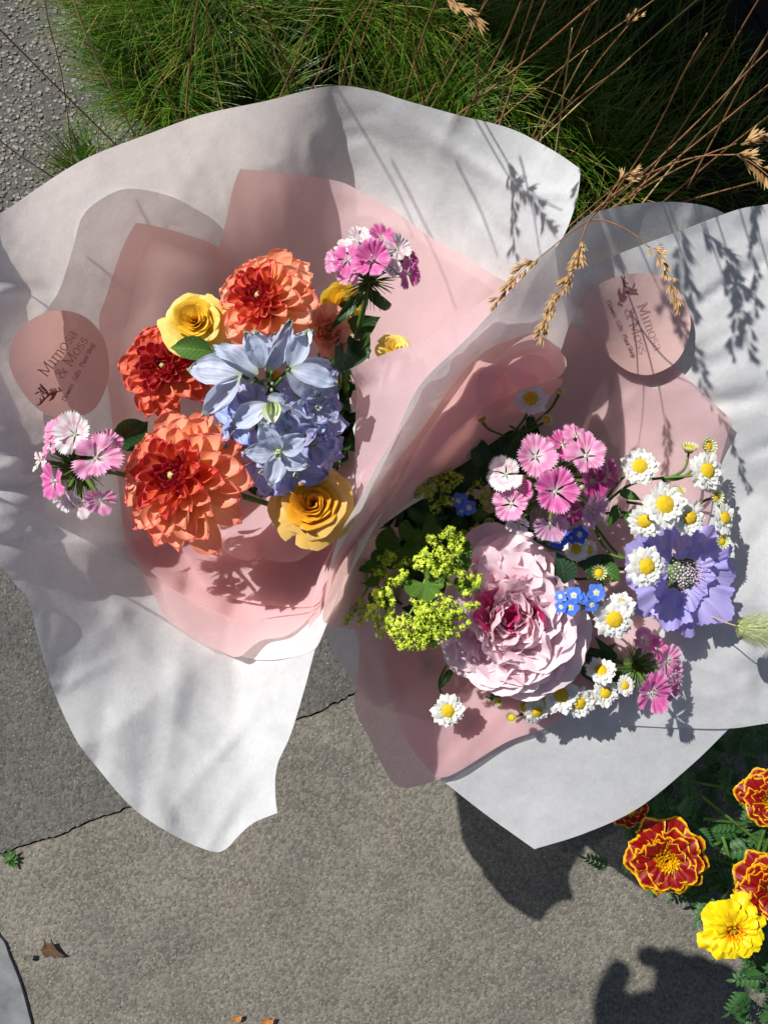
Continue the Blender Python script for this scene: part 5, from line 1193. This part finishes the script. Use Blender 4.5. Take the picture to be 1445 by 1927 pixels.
def lobed_leaf(seed=0):
    """round pleated leaf with seven lobes and toothed rim"""
    rd = random.Random(seed); V = [(0, 0, 0)]; U = [(.5, 0)]; ns = 70; nr = 6; Fc = []
    for j in range(1, nr + 1):
        f = j / nr
        for i in range(ns + 1):
            a = -2.55 + 5.1 * i / ns; lobe = abs(math.sin(a * 7 / 5.1 * PI / 2 + PI * .25))
            w = .78 + .22 * math.sqrt(lobe); tooth = (.035 if i % 2 else -.02) * (1 if j == nr else 0)
            r = f * (w if f > .5 else .5 * w + .5 * .9) + tooth
            V.append((math.sin(a) * r, math.cos(a) * r, .10 * f * math.cos(a * 7 / 5.1 * PI) * .5 + .28 * f * f)); U.append(((a * 7 / 5.1 + 3.5) % 1, f))
    for i in range(ns): Fc.append((0, 1 + i, 2 + i))
    for j in range(nr - 1):
        for i in range(ns):
            b = 1 + j * (ns + 1); Fc.append((b + i, b + ns + 1 + i, b + ns + 2 + i, b + i + 1))
    return V, Fc, U
LOB = pm('leaf', lobed_leaf(), M['alch_leaf'])
def mantle(px, py, d, label, clusters, leaves, stems, seed):
    t = root('lady_mantle', px, py, d, label, "lady's mantle", "lady's mantle sprigs in the right bouquet"); o = t.location
    for k, (x, y, dd, r) in enumerate(clusters):
        c = ob('flower_cluster', star_cluster(r * 1.08, dd, int(30 + r * r * .19), seed * 40 + k), t, Matrix.Translation(P(x, y, dd) - o)); c['kind'] = 'stuff'
    for x, y, dd, r, tx, ty, sp in leaves: ob('leaf', LOB, t, facing(P(x, y, dd) - o, N3(tx, ty), sp, r / F * dd))
    for q in stems: ob('stem', tube_mesh('stem', [P(*w) - o for w in q], .0008, .0006, M['alch_stem'], 6, 5), t)
M['alch_stem'] = plain_mat('lady mantle stem', (.14, .22, .04), (.25, .34, .08), 90, .6)
mantle(790, 1120, .50, "sunlit yellow green lady's mantle spilling over the left side of the peony", [
    (842, 1022, .475, 32), (820, 1060, .470, 36), (845, 1050, .472, 26), (805, 1052, .475, 26), (852, 1085, .478, 22), (885, 1095, .470, 24), (800, 1172, .470, 44), (832, 1160, .468, 34), (770, 1185, .472, 34), (810, 1200, .472, 28), (848, 1145, .470, 24), (880, 1150, .470, 20), (868, 1170, .472, 16), (846, 1195, .474, 18), (758, 1205, .476, 20)],
    [(850, 1045, .482, 40, .3, .2, 2.), (800, 1098, .486, 40, -.2, .5, .3), (872, 1100, .48, 22, .3, .3, 1.), (815, 1185, .482, 34, 0, .2, 4.)],
    [[(800, 1090, .49), (785, 1130, .485), (765, 1165, .48)], [(808, 1088, .49), (795, 1120, .485), (785, 1160, .478)], [(815, 1090, .49), (830, 1115, .485), (845, 1140, .475)], [(805, 1092, .49), (812, 1130, .485), (815, 1160, .475)], [(800, 1090, .50), (850, 1050, .48), (885, 1090, .475)], [(800, 1090, .50), (790, 1060, .55), (780, 1040, .61)]], 1)
mantle(700, 1110, .50, "yellow green lady's mantle sprig at the far left edge of the right bouquet", [
    (735, 1065, .485, 28), (748, 1080, .486, 20), (715, 1075, .487, 20), (722, 1125, .480, 24), (735, 1100, .486, 22), (715, 1148, .480, 26), (725, 1175, .482, 22), (665, 1155, .488, 22), (685, 1148, .486, 18), (650, 1165, .49, 13), (755, 1072, .490, 12)],
    [(700, 1080, .49, 26, -.2, .2, 1.2), (715, 1130, .487, 24, 0, .2, 3.), (755, 1030, .50, 48, -.3, .3, 5.3), (790, 1005, .505, 42, .1, .5, .4), (722, 1050, .495, 24, -.3, .2, 2.4)],
    [[(785, 1015, .51), (755, 1035, .50), (712, 1045, .498)], [(700, 1085, .50), (690, 1110, .495), (668, 1140, .49)], [(705, 1085, .50), (715, 1115, .49), (718, 1140, .485)], [(712, 1045, .5), (700, 1090, .5), (672, 1100, .5)], [(785, 1015, .51), (770, 1020, .56), (780, 1040, .62)]], 2)
mantle(805, 905, .54, "shaded olive lady's mantle sprig under the pink folds", [
    (818, 870, .515, 26), (800, 905, .515, 30), (825, 925, .518, 32), (775, 910, .518, 24), (840, 905, .52, 24), (670, 1080, .51, 30), (660, 1100, .512, 24), (800, 1255, .575, 20), (815, 1265, .575, 18), (905, 990, .55, 20), (880, 1005, .56, 22), (920, 940, .55, 22), (900, 915, .56, 18)],
    [(830, 880, .53, 26, .2, .2, 1.), (655, 1115, .52, 26, -.2, 0, 2.)], [[(822, 895, .52), (830, 920, .54), (820, 980, .60)], [(790, 905, .525), (830, 915, .54), (835, 970, .60)], [(805, 1255, .58), (815, 1220, .59), (830, 1150, .62)]], 3)
t = root('greenery', 850, 930, .56, 'dark green leaves filling the deep gap in the right bouquet', 'greenery')
rg = random.Random(31)
for a, b, d0, k in (((850, 930), (845, 865), .55, 'broad'), ((835, 930), (890, 895), .54, 'broad'), ((900, 900), (870, 815), .55, 'broad'), ((975, 850), (1010, 818), .505, 'broad'), ((960, 850), (915, 830), .56, 'broad'), ((930, 900), (860, 850), .57, 'broad'), ((780, 980), (740, 930), .575, 'broad'), ((960, 870), (990, 800), .55, 'oval'),
                    ((1010, 990), (1075, 1035), .515, 'broad'), ((905, 880), (893, 815), .54, 'oval')): leaf(t, k, 'leaf', a, b, d0, d0 - .012, rg.uniform(-.4, .4))
for k in range(60):
    x, y = rg.uniform(730, 1010), rg.uniform(850, 1150); a = rg.uniform(0, 6.3); r = rg.uniform(50, 95)
    if y < 1150 - (x - 640) * .9 + 60 - 250: continue
    leaf(t, rg.choice(('oval', 'broad', 'lance')), 'leaf', (x, y), (x + math.cos(a) * r, y + math.sin(a) * r), rg.uniform(.57, .60), rg.uniform(.555, .575), rg.uniform(-.6, .6))
t = root('greenery', 650, 820, .54, 'dark green leaves and stems beside the pink flap in the left bouquet', 'greenery')
for k in range(34):
    x, y = rg.uniform(600, 665), rg.uniform(680, 905); a = rg.uniform(0, 6.3); r = rg.uniform(35, 60)
    leaf(t, rg.choice(('oval', 'lance')), 'leaf', (x, y), (x + math.cos(a) * r * .5, y + math.sin(a) * r), rg.uniform(.53, .56), rg.uniform(.51, .53), rg.uniform(-.5, .5))
for a, b, d0, mt in (((600, 960), (515, 968), .47, 'leaf'), ((470, 905), (490, 935), .49, 'leaf'), ((440, 760), (405, 745), .45, 'leaf_mid'), ((400, 662), (318, 652), .42, 'leaf_lime'), ((630, 880), (652, 845), .47, 'leaf_mid')): leaf(t, 'lance' if mt == 'leaf_mid' else 'oval', mt, a, b, d0, d0 - .005)
for k in range(8): stem_to(t, (rg.uniform(610, 660), rg.uniform(640, 800), .52), (645 + rg.uniform(-10, 10), 960, .60), .0014, 'stem_dark')

t = root('greenery', 1000, 1290, .57, 'thin green stems and leaves under the lower edge of the peony', 'greenery')
for a_, b_ in (((960, 1290), (925, 1318)), ((1000, 1290), (1035, 1322)), ((1090, 1260), (1150, 1290)), ((1065, 1240), (1110, 1262)), ((850, 1260), (826, 1296)), ((1180, 1255), (1160, 1315)), ((1110, 1230), (1165, 1222))):
    leaf(t, 'lance', 'leaf_mid', a_, b_, .555, .545, rg.uniform(-.4, .4), 1.5)
for k in range(7): stem_to(t, (rg.uniform(900, 1180), rg.uniform(1270, 1320), .55), (940 + rg.uniform(-40, 120), 1190, .59), .0008)
# bunny tail -----------------------------------------------------------------------
def bunny():
    t = root('bunny_tail_grass', 1425, 1185, .47, 'fluffy green bunny tail grass head at the right edge over the white paper', 'bunny tail grass'); rd = random.Random(3); n = 4200
    ax = Vector((1, -.12, .1)).normalized(); L = .026; a = Acc()
    V = []; Fc = []; A = []
    for k in range(n):
        f = rd.random(); r = .0100 * math.sin(PI * (.08 + .84 * f)) ** .6; q = Vector((rd.gauss(0, 1), rd.gauss(0, 1), rd.gauss(0, 1))); q = (q - ax * q.dot(ax)).normalized()
        p = ax * (f - .5) * L + q * r * rd.uniform(.5, 1); e = p + (q * .8 + ax * .9).normalized() * rd.uniform(.004, .0095); s = q.cross(ax) * .00010
        b = len(V); V += [p - s, p + s, e]; Fc.append((b, b + 1, b + 2)); A += [rd.random()] * 3
    ob('body', pm('body', dome(6, 12, 1, 1.9), M['awn']), t, Matrix.Translation(-ax * .011) @ ax.to_track_quat('Z', 'Y').to_matrix().to_4x4() @ Matrix.Scale(.0066, 4))
    tag(ob('hairs', mesh('hairs', V, Fc, M['awn'], None, True, A), t), kind='stuff')
    o = t.location; ob('stem', tube_mesh('stem', [P(1398, 1180, .472) - o, P(1372, 1174, .48) - o, P(1330, 1158, .50) - o, P(1200, 1120, .56) - o], .0004, .0005, M['stalk_pale'], 5, 4), t)
bunny()

# marigolds --------------------------------------------------------------------------
def feather_leaf():
    a = Acc()
    for k in range(5):
        for s in (-1, 1):
            v, f, u = petal(1, .21, None, 6, 3, .2, (.1, -.5), fold=.2); Mx = Matrix.Translation((0, .18 + k * .15, .05 - .03 * k)) @ Matrix.Rotation(-s * 1.0, 4, 'Z') @ Matrix.Scale(.42 * (1 - .09 * k), 4)
            a.add([tuple(Mx @ Vector(q)) for q in v], f, u)
    v, f, u = petal(1, .14, None, 6, 3, .2, (.1, -.5), fold=.2); Mx = Matrix.Translation((0, .85, -.08)) @ Matrix.Scale(.4, 4); a.add([tuple(Mx @ Vector(q)) for q in v], f, u)
    v, f, u = tube([Vector((0, 0, 0)), Vector((0, .5, .05)), Vector((0, .9, -.05))], .018, .01, 4, 3); a.add(v, f, u)
    return a.mesh('leaf', M['leaf_mari'])
FL = feather_leaf()
MP = {m_: [pm('petal', fan(1, .52 + .05 * s, 14, 7, .010, (.35 - .1 * s, -.35 - .1 * s), .07, 3, s + 20, waist=.34, lobes=.035), M[m_]) for s in range(4)] for m_ in ('mar_r', 'mar_y')}
MC = [pm('petal', petal(1, .22, None, 5, 4, .8, (1.2, .5), .08, 3, s), M['mar_c']) for s in range(3)]
def marigold(px, py, d, rpx, tilt, mt, label, seed, n=36, nc=34, stemto=None):
    t = root('marigold', px, py, d, label, 'marigold', 'marigold flowers in the lower right corner'); rd = random.Random(seed)
    Mt = facing((0, 0, 0), N3(*tilt), rd.random() * 6, rpx / F * d * 1.03)
    ob('flower_base', pm('flower_base', dome(4, 12, .25, .2), M['calyx']), t, Mt @ Matrix.Rotation(PI, 4, 'X'))
    for k in range(n):
        f = (k + .5) / n; az = k * 2.39996 + rd.uniform(-.2, .2)
        L = .34 + .54 * f ** .8; el = .75 - .85 * f + rd.uniform(-.12, .12)
        ob('petal', MP[mt][rd.randrange(4)], t, Mt @ polar(az, .12, .12 * (1 - f), el, rd.uniform(-.3, .3), L * rd.uniform(.9, 1.06), rd.uniform(.9, 1.15)))
    for k in range(nc):
        f = (k + .5) / nc; ob('heart_petal', MC[k % 3], t, Mt @ polar(k * 2.4, .03 + .16 * f ** .5, .16 - .06 * f, .5 - .5 * f, 0, .17 + .06 * rd.random(), 1.2))
    o = t.location; ob('stem', tube_mesh('stem', [Vector((0, 0, -.004)), Vector((.004, 0, -.03)), P(1430 + rd.uniform(-60, 60), 1560 + rd.uniform(-60, 60), .79) - o], .0018, .002, M['stem'], 6, 5), t)
    return t
marigold(1250, 1612, .62, 80, (-.1, .05), 'mar_r', 'maroon marigold with gold edges and yellow heart, half shaded, left of the others', 1, 42, 46)
marigold(1445, 1505, .63, 58, (-.2, .1), 'mar_r', 'maroon and gold marigold highest at the right edge', 2)
marigold(1450, 1672, .62, 72, (-.2, 0), 'mar_r', 'maroon and gold marigold at the right edge touching the yellow one', 3, 38, 6)
marigold(1376, 1746, .615, 68, (-.05, -.05), 'mar_y', 'bright yellow marigold with orange streaks, lowest of the flowers', 4, 34, 14)
marigold(1180, 1520, .66, 44, (.1, -.2), 'mar_r', 'orange marigold mostly hidden under the white paper corner', 5, 26, 20)
t = root('marigold_plant', 1420, 1560, .79, 'feathery dark green marigold foliage in the lower right corner', 'marigold plant')
rg = random.Random(77); o = t.location
for k in range(230):
    if k < 190: x, y = rg.uniform(1130, 1500), rg.uniform(1380, 1800)
    else: x, y = rg.uniform(1400, 1500), rg.uniform(1740, 1960)
    if y > 1500 + (x - 1120) * .95 and k < 190: continue
    if x < 1230 and y > 1560: continue
    d = rg.uniform(.66, .77); a = rg.uniform(0, 6.28); r = rg.uniform(.020, .034)
    ob('leaf', FL, t, facing(P(x, y, d) - o, (rg.uniform(-.6, .6), rg.uniform(-.6, .6), 1), a, r))
for x, y, a in ((1150, 1630, 1.6), (1235, 1690, 3.3), (1290, 1705, 3.1), (1215, 1680, 3.0), (1320, 1690, 3.3), (1180, 1600, 2.5)):
    ob('leaf', FL, t, facing(P(x, y, .68) - o, (rg.uniform(-.3, .3), rg.uniform(-.3, .3), 1), a, .026))
for k in range(14): ob('stem', tube_mesh('stem', [Vector((0, 0, 0)), Vector((rg.uniform(-.05, .05), rg.uniform(-.05, .05), .06)), P(rg.uniform(1180, 1480), rg.uniform(1450, 1750), .68) - o], .002, .0014, M['stem'], 6, 4), t)
# ------------------------------------------------------------------ the photographer's hand, outside the view on the sunny side; its shade falls on the pavement
def hand():
    h0 = .68; sx, sy = .762 * h0, -.67 * h0
    def W(px, py, dz=0.): v = P(px, py, H); return (v.x - sx, v.y - sy, h0 + dz)
    t = empty('person', W(1310, 1960), "photographer's raised hand beyond the left edge, thumb apart from the fingers", 'person')
    o = t.location; V = []; E = []; Rr = []
    def v(p, r, link=None):
        V.append(tuple(Vector(p) - o)); Rr.append(r)
        if link is not None: E.append((link, len(V) - 1))
        return len(V) - 1
    wr = v(W(1290, 2130), .034); pa = v(W(1270, 2030), .052, wr); pb = v(W(1305, 1945), .056, pa)
    k = v(W(1310, 2300, -.01), .032, wr); v(W(1290, 2600, -.03), .040, k)
    q = v(W(1190, 1985), .030, pa); q = v(W(1148, 1925), .019, q); q = v(W(1146, 1868), .0125, q); q = v(W(1176, 1808), .0100, q)
    for i, (kx, ky, L) in enumerate(((1258, 1872, 50), (1300, 1868, 42), (1346, 1875, 38), (1388, 1885, 34))):
        q = v(W(kx, ky), .0135, pb); q = v(W(kx + 2, ky - L, -.006), .0120, q); q = v(W(kx + 4, ky - L + 8, -.030), .0110, q); q = v(W(kx + 3, ky - L + 36, -.040), .0095, q)
    me = bpy.data.meshes.new('body'); me.from_pydata(V, E, []); me.update()
    b = ob('body', me, t)
    b.modifiers.new('skin', 'SKIN'); sv = me.skin_vertices[0].data
    for i, r in enumerate(Rr): sv[i].radius = (r, r)
    sv[0].use_root = True
    s = b.modifiers.new('smooth', 'SUBSURF'); s.levels = 2; s.render_levels = 2
    me.materials.append(plain_mat('skin', (.48, .28, .20), (.58, .36, .27), 60, .5))
hand()
